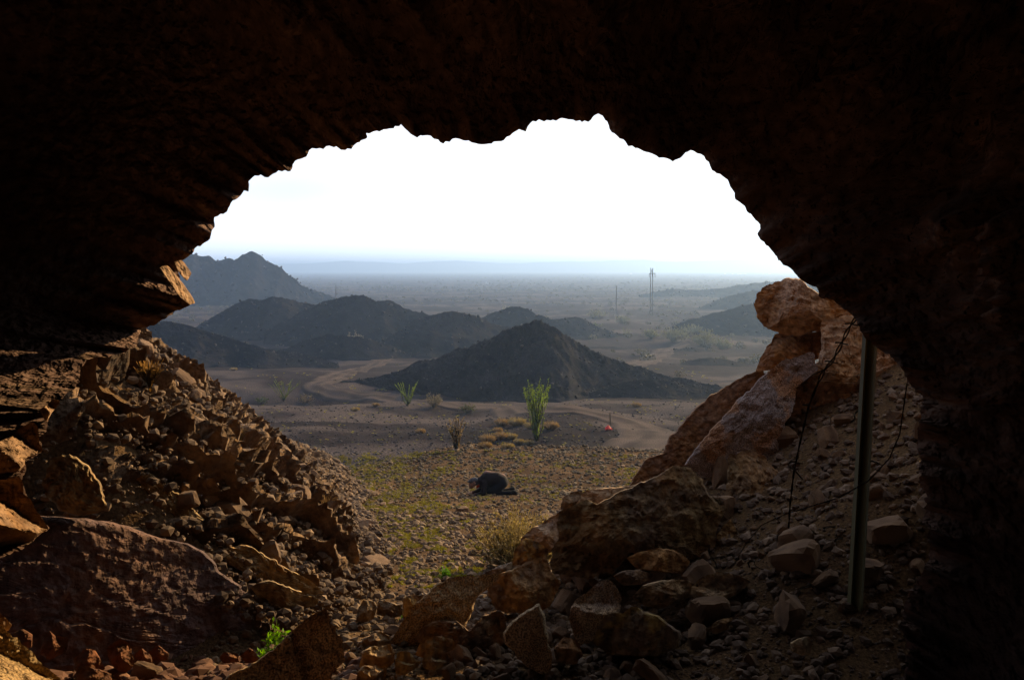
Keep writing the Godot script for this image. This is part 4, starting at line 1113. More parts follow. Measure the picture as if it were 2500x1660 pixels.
func plants() -> void:
	var green := Color(0.27, 0.38, 0.045)
	ocotillo("tall leafy green ocotillo standing where the gully meets the road", 1310, 1080, 162, 0.2, 30, 1.0, green, 1)
	ocotillo("bare tan ocotillo with dry canes beside the gully", 1114, 1101, 92, 0.3, 18, 0.19, Color(0.5, 0.35, 0.19), 2)
	ocotillo("wide fan-shaped green ocotillo at the edge of the gravel mound", 995, 991, 74, 0.75, 13, 0.75, green, 3)
	ocotillo("low spreading green ocotillo below the gravel terrace", 693, 979, 56, 0.75, 15, 0.7, green * 0.85, 4)
	ocotillo("tiny distant ocotillo on the pale patch by the far track", 1531, 822, 24, 0.8, 12, 0.6, green, 5)
	ocotillo("faint grey-green ocotillo at the foot of the hummock", 788, 853, 28, 0.6, 10, 0.5, green * 0.8, 6)
	# straw-coloured cushions in the gully
	var tan_m := [tuft_mesh(1, 420, 0.75, 0.012, Color(0.2, 0.13, 0.07), Color(0.46, 0.31, 0.18)), tuft_mesh(2, 420, 0.65, 0.012, Color(0.22, 0.16, 0.08), Color(0.45, 0.34, 0.19))]
	var tufts := [1226, 1040, 40, 1262, 1038, 48, 1221, 1072, 40, 1248, 1070, 34, 1190, 1080, 44, 1267, 1082, 30, 1185, 1094, 38, 1240, 1094, 36, 1345, 1048, 44, 1292, 1084, 28, 1215, 1055, 28, 1300, 1046, 40]
	for i in range(0, tufts.size(), 3):
		var at := ground_at(tufts[i], tufts[i + 1], 20.0)
		var s: float = tufts[i + 2] * -at.z / F * 0.85
		var o := put(tan_m[(i / 3) % 2], "dry_tuft", M.dry)
		o.transform = Transform3D(Basis.from_euler(Vector3(0, i, 0)).scaled(Vector3.ONE * s), at + Vector3(0, -0.03, 0))
		tag(o, "straw-coloured dry cushion plant in the gully around the tall ocotillo", "plant", "dry cushion plants in the gully")
	tufts = [1554, 994, 26, "dry orange tuft on the black gravel mound", 867, 1003, 24, "low dry tuft on top of the gravel mound below the fan ocotillo", 917, 992, 20, "small orange tuft by the wash behind the gravel mound", 535, 979, 24, "dry tuft at the end of the shaded wash", 1026, 1058, 28, "flat dry tuft on the near flank of the gravel mound", 570, 905, 20, "faint dry tuft on the gravel terrace"]
	for i in range(0, tufts.size(), 4):
		var at := ground_at(tufts[i], tufts[i + 1], 20.0)
		var s: float = float(tufts[i + 2]) * -at.z / F * 0.85
		var o := put(tan_m[(i / 4) % 2], "dry_tuft", M.dry)
		o.transform = Transform3D(Basis.from_euler(Vector3(0, i, 0)).scaled(Vector3.ONE * s), at + Vector3(0, -0.03, 0))
		tag(o, tufts[i + 3], "plant")
	# shrubs of the middle distance
	var twig := Color(0.2, 0.16, 0.12)
	var shrubs := [
		[1058, 994, 42, 50, "twiggy tan shrub between the two nearer ocotillos", Color(0.3, 0.24, 0.16), 40, 500],
		[1142, 1008, 26, 44, "low olive shrub beside the road below the pointed hill", Color(0.12, 0.12, 0.05), 30, 700],
		[864, 852, 46, 62, "pale grey feathery shrub at the foot of the low hummock", Color(0.34, 0.3, 0.24), 46, 900],
		[661, 873, 22, 44, "bright green low shrub on the sunlit spur", Color(0.09, 0.17, 0.03), 30, 900],
		[1040, 856, 20, 30, "dim grey shrub against the dark low hill", Color(0.16, 0.15, 0.12), 26, 400],
		[745, 985, 26, 60, "faint brown shrub in the wash beside the low ocotillo", Color(0.22, 0.16, 0.12), 36, 300],
		[1568, 868, 24, 44, "dark shrub beside the far track", Color(0.13, 0.12, 0.08), 30, 600],
		[640, 985, 18, 40, "dark green shrub left of the low spreading ocotillo", Color(0.09, 0.11, 0.05), 26, 500],
		[1455, 800, 16, 40, "greenish shrub on the pale patch behind the pointed hill", Color(0.14, 0.16, 0.08), 26, 500],
		[1660, 922, 20, 40, "dim shrub on the flat beyond the black mound", Color(0.14, 0.12, 0.09), 26, 400],
	]
	for i in shrubs.size():
		var s: Array = shrubs[i]
		var at := ground_at(s[0], s[1], 20.0)
		var k: float = -at.z / F
		shrub("shrub", s[4], "", at, s[2] * k, s[3] * k, s[6], s[7], 0.05 + 0.0007 * -at.z, twig, s[5], 50 + i, M.dry)
	var trees := [[1722, 846, 46, 84], [1645, 834, 44, 80], [1590, 828, 26, 50], [1765, 852, 30, 60], [1690, 815, 26, 60], [1520, 790, 22, 50], [1460, 778, 26, 60], [1240, 765, 20, 40]]
	for i in trees.size():
		var s: Array = trees[i]
		var at := ground_at(s[0], s[1], 20.0)
		var k: float = -at.z / F
		shrub("palo_verde", "pale feathery desert tree in the wash near the far track", "pale desert trees along the wash", at, s[2] * k, s[3] * k, 60, 2600, 0.22, Color(0.22, 0.2, 0.14), Color(0.27, 0.26, 0.17), 80 + i, M.dry)
	far_scrub()
	# plants of the near slope
	var at := ground_at(1280, 1390, 3.0)
	var bush := shrub("dry_bush", "dry yellow-brown bush growing beside the pinkish boulder", "", at + Vector3(-0.02, 0, 0), 0.36, 0.6, 210, 4000, 0.010, Color(0.5, 0.37, 0.17), Color(0.66, 0.5, 0.22), 120, M.dry)
	bush.rotation.y = 0.4
	herb("bright green herb growing at the corner of the bedrock face", 676, 1566, 165, 131, 2.5)
	herb("bright green herb on the path below the layered rib", 830, 1436, 34, 132)
	herb("small green herb on the path near the flat grey stone", 1086, 1414, 30, 133)
	herb("tiny green herb at the foot of the sloping slab", 984, 1516, 16, 134)
	clump("orange dry grass clump high on the scree bank", 342, 985, 78, 141, Color(0.36, 0.18, 0.05), Color(0.6, 0.33, 0.1), 90)
	clump("thin dry stems on the middle of the scree bank", 560, 1120, 70, 142, Color(0.3, 0.18, 0.08), Color(0.45, 0.28, 0.13), 26)
	clump("thin dry stems at the lower end of the scree bank", 775, 1285, 62, 143, Color(0.3, 0.18, 0.08), Color(0.45, 0.28, 0.13), 24)
	clump("sunlit straw in the gap beside the upright tan rock", 1752, 1238, 40, 144, Color(0.3, 0.18, 0.08), Color(0.45, 0.28, 0.13), 60, 3.75)
	grass()

func herb(label: String, px: float, py: float, tall: float, sd: int, d := 0.0) -> void:
	var at := ground_at(px, py, 2.2)
	if d > 0.0:
		at = P(px, py, d)
		at.y = gh(at.x, d)
	var h := tall * -at.z / F
	shrub("green_herb", label, "", at, h, h * (1.15 if d == 0.0 else 0.34), 26, 900, h * (0.13 if d == 0.0 else 0.07), Color(0.12, 0.2, 0.03), Color(0.16, 0.34, 0.03), sd, M.leaf)

func clump(label: String, px: float, py: float, tall: float, sd: int, lo: Color, hi: Color, blades: int, d := 0.0) -> void:
	var at := ground_at(px, py, 2.2) if d == 0.0 else P(px, py, d)
	var h := tall * -at.z / F
	var q := rnd(sd)
	var b := Build.new()
	for i in blades:
		var az := q.randf() * TAU
		var ps := []
		var lean := q.randf_range(0.1, 0.5)
		for k in 5:
			var t := k / 4.0
			ps.append(Vector3(cos(az), 0, sin(az)) * lean * t * t * h + Vector3(q.randfn(), 0, q.randfn()) * 0.02 * h + Vector3(0, t * h * (0.6 + 0.4 * q.randf()), 0))
		b.tube(ps, 0.0035, 0.0015, 3, lo, mixc(lo, hi, q.randf()))
	var o := put(b.mesh(), "dry_grass", M.dry)
	o.position = at + (Vector3(0.06, 0.06, 0.04) if d == 0.0 else Vector3(0, -0.02, 0))
	tag(o, label, "grass", "", "thing")

func instances(called: String, mesh: Mesh, m: Material, rows: Array) -> void:
	var buf := PackedFloat32Array()
	buf.resize(rows.size() * 16)
	for i in rows.size():
		var t: Transform3D = rows[i][0]
		var c: Color = rows[i][1]
		var b := t.basis
		var row := [b.x.x, b.y.x, b.z.x, t.origin.x, b.x.y, b.y.y, b.z.y, t.origin.y, b.x.z, b.y.z, b.z.z, t.origin.z, c.r, c.g, c.b, 1.0]
		for k in 16: buf[i * 16 + k] = row[k]
	var mm := MultiMesh.new()
	mm.transform_format = MultiMesh.TRANSFORM_3D
	mm.use_colors = true
	mm.mesh = mesh
	mm.instance_count = rows.size()
	mm.buffer = buf
	var o := MultiMeshInstance3D.new()
	o.name = numbered(called)
	o.multimesh = mm
	o.material_override = m
	add_child(o)
	tag(o, "", "", "", "stuff")

func grass() -> void:
	var q := rnd(9)
	var b := Build.new()
	for i in 9:
		var az := q.randf() * TAU
		var along := Vector3(cos(az) * 0.6, 0.8, sin(az) * 0.6).normalized()
		b.leaf(Vector3(q.randfn(), 0, q.randfn()) * 0.2, along, q.randf_range(0.5, 1.0), 0.28, q, Color.WHITE)
	var rows := []
	while rows.size() < 3200:
		var px := q.randf_range(760, 1560)
		var py := q.randf_range(1105, 1440)
		var dense := sm(-0.02, 0.28, nz_a.get_noise_2d(px * 1.1, py * 2.2)) * (0.35 + 0.65 * exp(-pow((px - 960.0) / 170.0, 2.0)))
		if px > 1180.0 and py > 1230.0: dense = 0.0
		if q.randf() > dense: continue
		var at := ground_at(px, py, 3.0)
		var s := 0.014 + 0.0022 * -at.z * q.randf_range(0.5, 1.5)
		rows.append([Transform3D(Basis.from_euler(Vector3(0, q.randf() * TAU, 0)).scaled(Vector3.ONE * s), at), mixc(Color(0.11, 0.095, 0.03), Color(0.2, 0.175, 0.055), q.randf())])
	instances("grass", b.mesh(), M.leaf, rows)
	rows = []
	while rows.size() < 6000:
		var px := q.randf_range(780, 1100)
		var py := q.randf_range(1110, 1345)
		var mid := lerpf(860.0, 1010.0, (py - 1110.0) / 235.0)
		if q.randf() > exp(-pow((px - mid) / 95.0, 2.0)) * sm(-0.25, 0.25, nz_a.get_noise_2d(px * 2.0, py * 4.0)): continue
		var at := ground_at(px, py, 3.0)
		var s := 0.008 + 0.0014 * -at.z * q.randf_range(0.5, 1.4)
		rows.append([Transform3D(Basis.from_euler(Vector3(0, q.randf() * TAU, 0)).scaled(Vector3.ONE * s), at), mixc(Color(0.09, 0.075, 0.027), Color(0.18, 0.155, 0.052), q.randf())])
	instances("path_grass", b.mesh(), M.leaf, rows)
	# sparse winter grass on the flats
	rows = []
	while rows.size() < 600:
		var px := q.randf_range(560, 1750)
		var py := q.randf_range(900, 1100)
		if nz_a.get_noise_2d(px * 1.3, py * 4.0) < 0.18: continue
		var at := ground_at(px, py, 33.0)
		rows.append([Transform3D(Basis.from_euler(Vector3(0, q.randf() * TAU, 0)).scaled(Vector3(1, 0.6, 1) * 0.0022 * -at.z), at), mixc(Color(0.13, 0.13, 0.04), Color(0.3, 0.27, 0.1), q.randf())])
	instances("sparse_grass", b.mesh(), M.leaf, rows)

func far_scrub() -> void:
	var q := rnd(17)
	var b := Build.new()
	for i in 90:
		var p := unit(q) * pow(q.randf(), 0.4) * Vector3(0.5, 0.42, 0.5) + Vector3(0, 0.4, 0)
		b.leaf(p, unit(q), 0.24, 0.16, q, Color.WHITE)
	var rows := []
	while rows.size() < 7000:
		var d := 150.0 * pow(20.0, q.randf())
		var x := q.randf_range(-0.5, 0.5) * d
		var thick := 0.06 + 0.75 * sm(0.08, 0.3, nz_a.get_noise_2d(x * 0.7, d * 1.9) + 0.4 * nz_a.get_noise_2d(x * 5.0, d * 7.0))
		thick += 0.6 * exp(-pow((d - 900.0) / 120.0, 2.0)) + 0.4 * exp(-pow((d - 560.0) / 60.0, 2.0))
		if d < 260.0: thick *= 0.35
		if q.randf() > thick: continue
		var s := (0.4 + 1.5 * pow(q.randf(), 3.0)) * (1.0 + 0.8 * sm(500.0, 1200.0, d))
		rows.append([Transform3D(Basis.from_euler(Vector3(0, q.randf() * TAU, 0)).scaled(Vector3(s * 1.5, s, s * 1.5)), Vector3(x, gh(x, d) - 0.1, -d)), mixc(Color(0.08, 0.075, 0.058), Color(0.15, 0.135, 0.105), q.randf())])
	instances("desert_scrub", b.mesh(), M.dry, rows)

# ---------------------------------------------------------------- things far out
func far_things() -> void:
	var wood := plain("weathered pole wood", Color(0.09, 0.07, 0.06), 0.9)
	var steel := plain("dull steel", Color(0.2, 0.2, 0.2), 0.5, 0.6)
	# the twin-pole pylon, its crossarm seen nearly end on
	var at := ground_at(1590.5, 765, 100.0)
	var k := -at.z / F
	var o := base("power_pylon", at, deg_to_rad(66))
	tag(o, "tall twin-pole wooden power pylon with crossarm on the plain", "pylon")
	var h := 111.0 * k
	for s in [-1.0, 1.0]:
		var b := Build.new()
		b.tube([Vector3(s * 1.7, -0.5, 0), Vector3(s * 1.65, h * 0.5, 0), Vector3(s * 1.6, h, 0)], 0.17, 0.12, 8, Color.WHITE, Color.WHITE)
		put(b.mesh(), "pole", wood, o)
	var arm := Build.new()
	arm.tube([Vector3(-4.6, h * 0.875, 0.22), Vector3(0, h * 0.875, 0.22), Vector3(4.6, h * 0.875, 0.22)], 0.15, 0.15, 6, Color.WHITE, Color.WHITE)
	put(arm.mesh(), "crossarm", wood, o)
	for s in [-1.0, 1.0]:
		var b := Build.new()
		b.tube([Vector3(-1.6 * s, h * 0.985, 0), Vector3(0, h * 0.93, 0), Vector3(1.6 * s, h * 0.88, 0)], 0.09, 0.09, 5, Color.WHITE, Color.WHITE)
		put(b.mesh(), "brace", wood, o)
	for x in [-4.3, 0.0, 4.3]:
		var b := Build.new()
		b.tube([Vector3(x, h * 0.87, 0.22), Vector3(x, h * 0.83, 0.22), Vector3(x, h * 0.79, 0.22)], 0.12, 0.12, 6, Color.WHITE, Color.WHITE)
		put(b.mesh(), "insulator", steel, o)
	utility_pole("single wooden utility pole standing left of the twin-pole pylon", 1504.7, 763, 65, wood, steel, 0.0)
	utility_pole("lone utility pole rising behind the double-topped hill", 820, 762, 58, wood, steel, 0.0)
	# campers parked out on the plain
	var sizes := [[1540.8, 669.6, 10.5], [1771, 669.2, 6.0], [1790, 670.0, 5.5], [1803, 670.4, 5.0], [1809, 670.0, 8.0], [1815.6, 669.0, 5.5], [1820, 669.6, 5.0], [1864.5, 669.2, 4.5], [1880, 669.8, 7.5], [1190, 694.0, 3.5]]
	var white := plain("white gloss paint", Color(0.85, 0.85, 0.84), 0.12)
	white.clearcoat_enabled = true
	var glass := plain("dark window glass", Color(0.02, 0.025, 0.03), 0.05)
	var rubber := plain("tyre rubber", Color(0.02, 0.02, 0.02), 0.9)
	for i in sizes.size():
		var s: Array = sizes[i]
		var p := ground_at(s[0], s[1], 300.0)
		var c := base("camper", p, 0.3 * sin(i * 2.3))
		var l: String = ["largest white camper, parked by itself far out on the plain", "white camper glinting in the far camp on the plain"][0 if i == 0 else 1]
		if i == 9: l = "tiny pale vehicle alone among the scrub of the nearer plain"
		tag(c, l, "camper", "" if i == 0 or i == 9 else "campers of the far camp")
		camper(c, s[2], white, glass, rubber)

func utility_pole(label: String, px: float, py: float, tall: float, wood: Material, steel: Material, turn: float) -> void:
	var at := ground_at(px, py, 100.0)
	if absf(px - 820) < 1:
		at = P(820, 755, 430)
		at.y = gh(at.x, 430)
	var h := tall * -at.z / F
	var o := base("utility_pole", at, deg_to_rad(80) + turn)
	tag(o, label, "pole")
	var b := Build.new()
	b.tube([Vector3(0, -0.5, 0), Vector3(0, h * 0.5, 0), Vector3(0, h, 0)], 0.2, 0.13, 8, Color.WHITE, Color.WHITE)
	put(b.mesh(), "pole", wood, o)
	b = Build.new()
	b.tube([Vector3(-1.2, h * 0.94, 0.16), Vector3(0, h * 0.94, 0.16), Vector3(1.2, h * 0.94, 0.16)], 0.08, 0.08, 5, Color.WHITE, Color.WHITE)
	put(b.mesh(), "crossarm", wood, o)
	for x in [-1.1, 1.1]:
		b = Build.new()
		b.tube([Vector3(x, h * 0.945, 0.16), Vector3(x, h * 0.97, 0.16)], 0.07, 0.05, 6, Color.WHITE, Color.WHITE)
		put(b.mesh(), "insulator", steel, o)

func prism(b: Build, prof: Array, z0: float, z1: float) -> void:
	var n := prof.size()
	for i in n:
		var p: Vector2 = prof[i]
		var q: Vector2 = prof[(i + 1) % n]
		b.quad(Vector3(p.x, p.y, z0), Vector3(p.x, p.y, z1), Vector3(q.x, q.y, z1), Vector3(q.x, q.y, z0), Color.WHITE)
	for i in range(1, n - 1):
		b.tri(Vector3(prof[0].x, prof[0].y, z1), Vector3(prof[i + 1].x, prof[i + 1].y, z1), Vector3(prof[i].x, prof[i].y, z1), Color.WHITE)
		b.tri(Vector3(prof[0].x, prof[0].y, z0), Vector3(prof[i].x, prof[i].y, z0), Vector3(prof[i + 1].x, prof[i + 1].y, z0), Color.WHITE)

func camper(o: Node3D, l: float, white: Material, glass: Material, rubber: Material) -> void:
	var h := 2.2 + l * 0.11
	var b := Build.new()
	prism(b, [Vector2(-l * 0.5, 0.5), Vector2(-l * 0.5, h * 0.94), Vector2(-l * 0.47, h), Vector2(l * 0.36, h), Vector2(l * 0.42, h * 0.93), Vector2(l * 0.48, h * 0.55), Vector2(l * 0.5, h * 0.5), Vector2(l * 0.5, 0.5)], -1.2, 1.2)
	put(b.mesh(), "body", white, o)
	for x in [-0.3, -0.05]:
		b = Build.new()
		prism(b, [Vector2(x * l, h * 0.58), Vector2(x * l, h * 0.8), Vector2(x * l + 0.14 * l, h * 0.8), Vector2(x * l + 0.14 * l, h * 0.58)], 1.2, 1.23)
		put(b.mesh(), "window", glass, o)
	b = Build.new()
	prism(b, [Vector2(l * 0.24, h * 0.56), Vector2(l * 0.24, h * 0.82), Vector2(l * 0.4, h * 0.82), Vector2(l * 0.45, h * 0.56)], 1.2, 1.23)
	put(b.mesh(), "cab_window", glass, o)
	for x in [-0.28, 0.32]:
		for z in [-1.05, 1.05]:
			var t := CylinderMesh.new()
			t.top_radius = 0.4
			t.bottom_radius = 0.4
			t.height = 0.28
			t.radial_segments = 16
			var w := put(t, "wheel", rubber, o)
			w.rotation.x = PI / 2
			w.position = Vector3(x * l, 0.4, z)

# ---------------------------------------------------------------- things near the cave
func near_things() -> void:
	stake()
	post_and_wire()
	person()

func stake() -> void:
	var at := ground_at(1489, 1049, 33.0)
	var k := -at.z / F
	var o := base("marker_stake", at)
	tag(o, "thin dark marker stake beside the road bend", "stake")
	var b := Build.new()
	b.tube([Vector3(0, -0.1, 0), Vector3(0.02, 20 * k, 0), Vector3(0.0, 41 * k, 0)], 0.03, 0.025, 6, Color.WHITE, Color.WHITE)
	put(b.mesh(), "shaft", plain("dark wood", Color(0.05, 0.035, 0.03), 0.9), o)
	b = Build.new()
	b.tube([Vector3(0, 39.5 * k, 0), Vector3(0, 41.3 * k, 0)], 0.04, 0.03, 6, Color.WHITE, Color.WHITE)
	put(b.mesh(), "tip", plain("worn wood", Color(0.12, 0.08, 0.06), 0.9), o)
	# red cloth crumpled at its foot
	var q := rnd(31)
	var v := PackedVector3Array()
	var rows := 14
	for r in rows:
		for c in rows:
			var u := Vector2(c / 13.0 - 0.5, r / 13.0 - 0.5)
			var y := 0.13 * exp(-u.length_squared() * 9.0) + 0.07 * nz_a.get_noise_2d(u.x * 260.0, u.y * 260.0) + 0.03
			v.append(Vector3(u.x * 17 * k, maxf(y * 1.4, 0.01), u.y * 0.45))
	var idx := grid_index(rows, rows)
	var red := plain("red cloth", Color(0.62, 0.03, 0.02), 0.7)
	red.backlight_enabled = true
	red.backlight = Color(0.8, 0.08, 0.05)
	var f := put(mesh_of(v, smooth_normals(v, idx), PackedColorArray(), idx), "red_cloth", red)
	f.position = ground_at(1486, 1050, 33.0) + Vector3(0, 0.02, 0)
	tag(f, "bright red cloth crumpled on the gravel at the stake's foot", "cloth")

func post_and_wire() -> void:
	var foot := ground_at(2086, 1475, 2.0)
	var top := P(2126, 770, 3.02)
	var o := base("fence_post", foot)
	tag(o, "dark green steel T-post leaning in the mouth of the cave", "post")
	var paint := plain("old green paint", Color(0.095, 0.085, 0.024), 0.65)
	var dark := paint
	var up := (top - foot)
	var n := up.normalized()
	var side := (Vector3(0.92, 0, -0.38) - n * Vector3(0.92, 0, -0.38).dot(n)).normalized()
	var out := n.cross(side).normalized()
	var bar := func(x0: float, x1: float, z0: float, z1: float, y0: float, y1: float) -> ArrayMesh:
		var b := Build.new()
		var c := []
		for y in [y0, y1]:
			for w in [[x0, z0], [x1, z0], [x1, z1], [x0, z1]]:
				c.append(n * y + side * w[0] + out * w[1])
		for e in 4:
			b.quad(c[e], c[(e + 1) % 4], c[4 + (e + 1) % 4], c[4 + e], Color.WHITE)
		b.quad(c[0], c[3], c[2], c[1], Color.WHITE)
		b.quad(c[4], c[5], c[6], c[7], Color.WHITE)
		return b.mesh()
	var L := up.length()
	put(bar.call(-0.018, 0.018, 0.0, 0.006, -0.2, L), "flange", paint, o)
	put(bar.call(-0.004, 0.004, -0.034, 0.0, -0.2, L), "web", dark, o)
	put(bar.call(0.018, 0.022, -0.010, 0.006, -0.2, L), "lip", dark, o)
	put(bar.call(-0.022, -0.018, -0.010, 0.006, -0.2, L), "lip", paint, o)
	for i in 15:
		put(bar.call(-0.007, 0.007, 0.006, 0.013, 0.08 + i * 0.053, 0.095 + i * 0.053), "stud", paint, o)
	# barbed wire hanging from the roof past the post
	var wire := plain("rusty wire", Color(0.07, 0.05, 0.04), 0.4, 0.7)
	wire_run("barbed_wire", "twisted barbed wire hanging down beside the steel post", [[2092, 775, 2.98], [2074, 800, 2.97], [2050, 850, 2.96], [2034, 880, 2.95], [2012, 905, 2.94], [1994, 945, 2.93], [1976, 990, 2.92], [1964, 1040, 2.92], [1952, 1090, 2.93], [1938, 1160, 2.95], [1930, 1230, 3.0], [1926, 1290, 3.05]], 0.003, 9.0, wire, true)
	wire_run("wire", "short end of wire forking off the barbed wire", [[2012, 903, 2.94], [1985, 915, 2.95], [1960, 935, 2.97]], 0.002, 0.0, wire, false)
	wire_run("wire", "slack wire curving past the foot of the steel post to the upright rock", [[2216, 935, 2.8], [2208, 990, 2.8], [2198, 1060, 2.8], [2172, 1120, 2.8], [2120, 1175, 2.78], [2050, 1215, 2.8], [1985, 1235, 2.85], [1920, 1255, 2.9], [1860, 1282, 2.95], [1820, 1330, 3.0], [1795, 1375, 3.05]], 0.0022, 0.0, wire, false)
	var q := rnd(77)
	var twig := plain("dry root", Color(0.2, 0.15, 0.1), 0.9)
	var roots := [[2040, 1330, 90], [1960, 1180, 110], [2150, 1145, 100], [1770, 1370, 120], [1830, 1395, 90], [2010, 1300, 70], [1900, 1330, 80], [1950, 1450, 80], [1720, 1400, 90], [2080, 1040, 100]]
	for i in roots.size():
		var w: Array = roots[i]
		var p := ground_at(w[0], w[1], 2.0)
		var b := Build.new()
		var ps := []
		var at := Vector3(0, 0.015, 0)
		var dirn := Vector3(q.randfn(), 0.5, q.randfn()).normalized()
		for s in 9:
			ps.append(at)
			at += dirn * float(w[2]) * -p.z / F / 7.0
			dirn = (dirn + Vector3(q.randfn(), q.randfn() * 0.5 - 0.12, q.randfn()) * 0.5).normalized()
		b.tube(ps, 0.004, 0.0015, 4, Color.WHITE, Color.WHITE)
		var r := put(b.mesh(), "dry_root", twig)
		r.position = p
		tag(r, "thin curling dry root lying on the shaded rubble", "root", "dry roots on the rubble")

func wire_run(called: String, label: String, pts: Array, r: float, twist: float, m: Material, barbs: bool) -> void:
	var cv := Curve3D.new()
	var ps := []
	for p in pts: ps.append(P(p[0], p[1], p[2]))
	for i in ps.size():
		var t: Vector3 = (ps[mini(i + 1, ps.size() - 1)] - ps[maxi(i - 1, 0)]) / 6.0
		cv.add_point(ps[i], -t, t)
	var n := int(cv.get_baked_length() / 0.006)
	var o := base(called, ps[0])
	tag(o, label, "wire")
	var strands := 2 if barbs else 1
	for s in strands:
		var b := Build.new()
		var line := []
		for i in n:
			var l := cv.get_baked_length() * i / (n - 1.0)
			var c: Vector3 = cv.sample_baked(l) - ps[0]
			var a := l * TAU * twist + PI * s
			var loose := 1.0 if l < 0.24 else 0.35
			line.append(c + Vector3(cos(a), 0, sin(a)) * r * 1.6 * loose * (1.0 if barbs else 0.0))
		b.tube(line, r * (0.8 if barbs else 1.0), r * 0.6, 5, Color.WHITE, Color.WHITE)
		put(b.mesh(), "strand", m, o)
	if barbs:
		for l in [0.03, 0.10, 0.17, 0.33, 0.52]:
			var b := Build.new()
			var c: Vector3 = cv.sample_baked(l) - ps[0]
			b.tube([c + Vector3(-0.022, 0.004, 0.006), c + Vector3(-0.005, 0.004, 0.006), c + Vector3(0.006, 0.0, 0.007), c + Vector3(0.022, -0.003, 0.0)], 0.0028, 0.002, 5, Color.WHITE, Color.WHITE)
			put(b.mesh(), "barb", m, o)

# ---------------------------------------------------------------- the kneeling person
func flesh(bones: Array, cell: float, soft: float) -> ArrayMesh:
	var lo := Vector3.INF
	var hi := -Vector3.INF
	for b in bones:
		var r: float = maxf(b[2], b[3]) + 4.0 * cell
		lo = lo.min((b[0] as Vector3).min(b[1]) - Vector3.ONE * r)
		hi = hi.max((b[0] as Vector3).max(b[1]) + Vector3.ONE * r)
	var n := Vector3i((hi - lo) / cell) + Vector3i.ONE
	var S := PackedFloat32Array()
	S.resize(n.x * n.y * n.z)
	var C := PackedColorArray()
	C.resize(S.size())
	for b in bones:
		var a: Vector3 = b[0]
		var e: Vector3 = b[1]
		var r0: float = b[2]
		var r1: float = b[3]
		var col: Color = b[4]
		var rr := maxf(r0, r1) + 3.5 * cell + 2.0 / soft
		var i0 := Vector3i((a.min(e) - Vector3.ONE * rr - lo) / cell).clamp(Vector3i.ZERO, n - Vector3i.ONE)
		var i1 := Vector3i((a.max(e) + Vector3.ONE * rr - lo) / cell).clamp(Vector3i.ZERO, n - Vector3i.ONE)
		var ab := e - a
		var ll := maxf(ab.length_squared(), 1e-9)
		for z in range(i0.z, i1.z + 1):
			for y in range(i0.y, i1.y + 1):
				for x in range(i0.x, i1.x + 1):
					var p := lo + Vector3(x, y, z) * cell
					var t := clampf((p - a).dot(ab) / ll, 0.0, 1.0)
					var d := (p - a - ab * t).length() - lerpf(r0, r1, t)
					var w := exp(-soft * d)
					var k := (z * n.y + y) * n.x + x
					S[k] += w
					var w2 := w * w
					C[k] += Color(col.r * w2, col.g * w2, col.b * w2, w2)
	var v := PackedVector3Array()
	var c := PackedColorArray()
	var idx := PackedInt32Array()
	var at := {}
	for z in n.z - 1:
		for y in n.y - 1:
			for x in n.x - 1:
				var k := (z * n.y + y) * n.x + x
				var mask := 0
				for q in 8:
					if S[k + (q & 1) + ((q >> 1) & 1) * n.x + (q >> 2) * n.x * n.y] > 1.0:
						mask |= 1 << q
				if mask == 0 or mask == 255: continue
				var sum := Vector3.ZERO
				var cnt := 0
				for ed in [[0, 1], [2, 3], [4, 5], [6, 7], [0, 2], [1, 3], [4, 6], [5, 7], [0, 4], [1, 5], [2, 6], [3, 7]]:
					var q0: int = ed[0]
					var q1: int = ed[1]
					if ((mask >> q0) & 1) == ((mask >> q1) & 1): continue
					var s0 := log(maxf(S[k + (q0 & 1) + ((q0 >> 1) & 1) * n.x + (q0 >> 2) * n.x * n.y], 1e-12))
					var s1 := log(maxf(S[k + (q1 & 1) + ((q1 >> 1) & 1) * n.x + (q1 >> 2) * n.x * n.y], 1e-12))
					var t := s0 / (s0 - s1)
					sum += Vector3(q0 & 1, (q0 >> 1) & 1, q0 >> 2).lerp(Vector3(q1 & 1, (q1 >> 1) & 1, q1 >> 2), t)
					cnt += 1
				at[k] = v.size()
				v.append(lo + (Vector3(x, y, z) + sum / cnt) * cell)
				var cc := C[k] + C[k + 1] + C[k + n.x] + C[k + n.x * n.y] + C[k + 1 + n.x + n.x * n.y]
				c.append(Color(cc.r / cc.a, cc.g / cc.a, cc.b / cc.a))
	var st := [1, n.x, n.x * n.y]
	for k in at:
		for ax in 3:
			var u: int = st[(ax + 1) % 3]
			var w: int = st[(ax + 2) % 3]
			var in0: bool = S[k] > 1.0
			var in1: bool = S[k + st[ax]] > 1.0
			if in0 == in1 or not (at.has(k - u) and at.has(k - w) and at.has(k - u - w)): continue
			var a: int = at[k]
			var b: int = at[k - u]
			var d: int = at[k - u - w]
			var e: int = at[k - w]
			idx.append_array(PackedInt32Array([a, d, b, a, e, d]) if in0 else PackedInt32Array([a, b, d, a, d, e]))
	return mesh_of(v, smooth_normals(v, idx), c, idx)

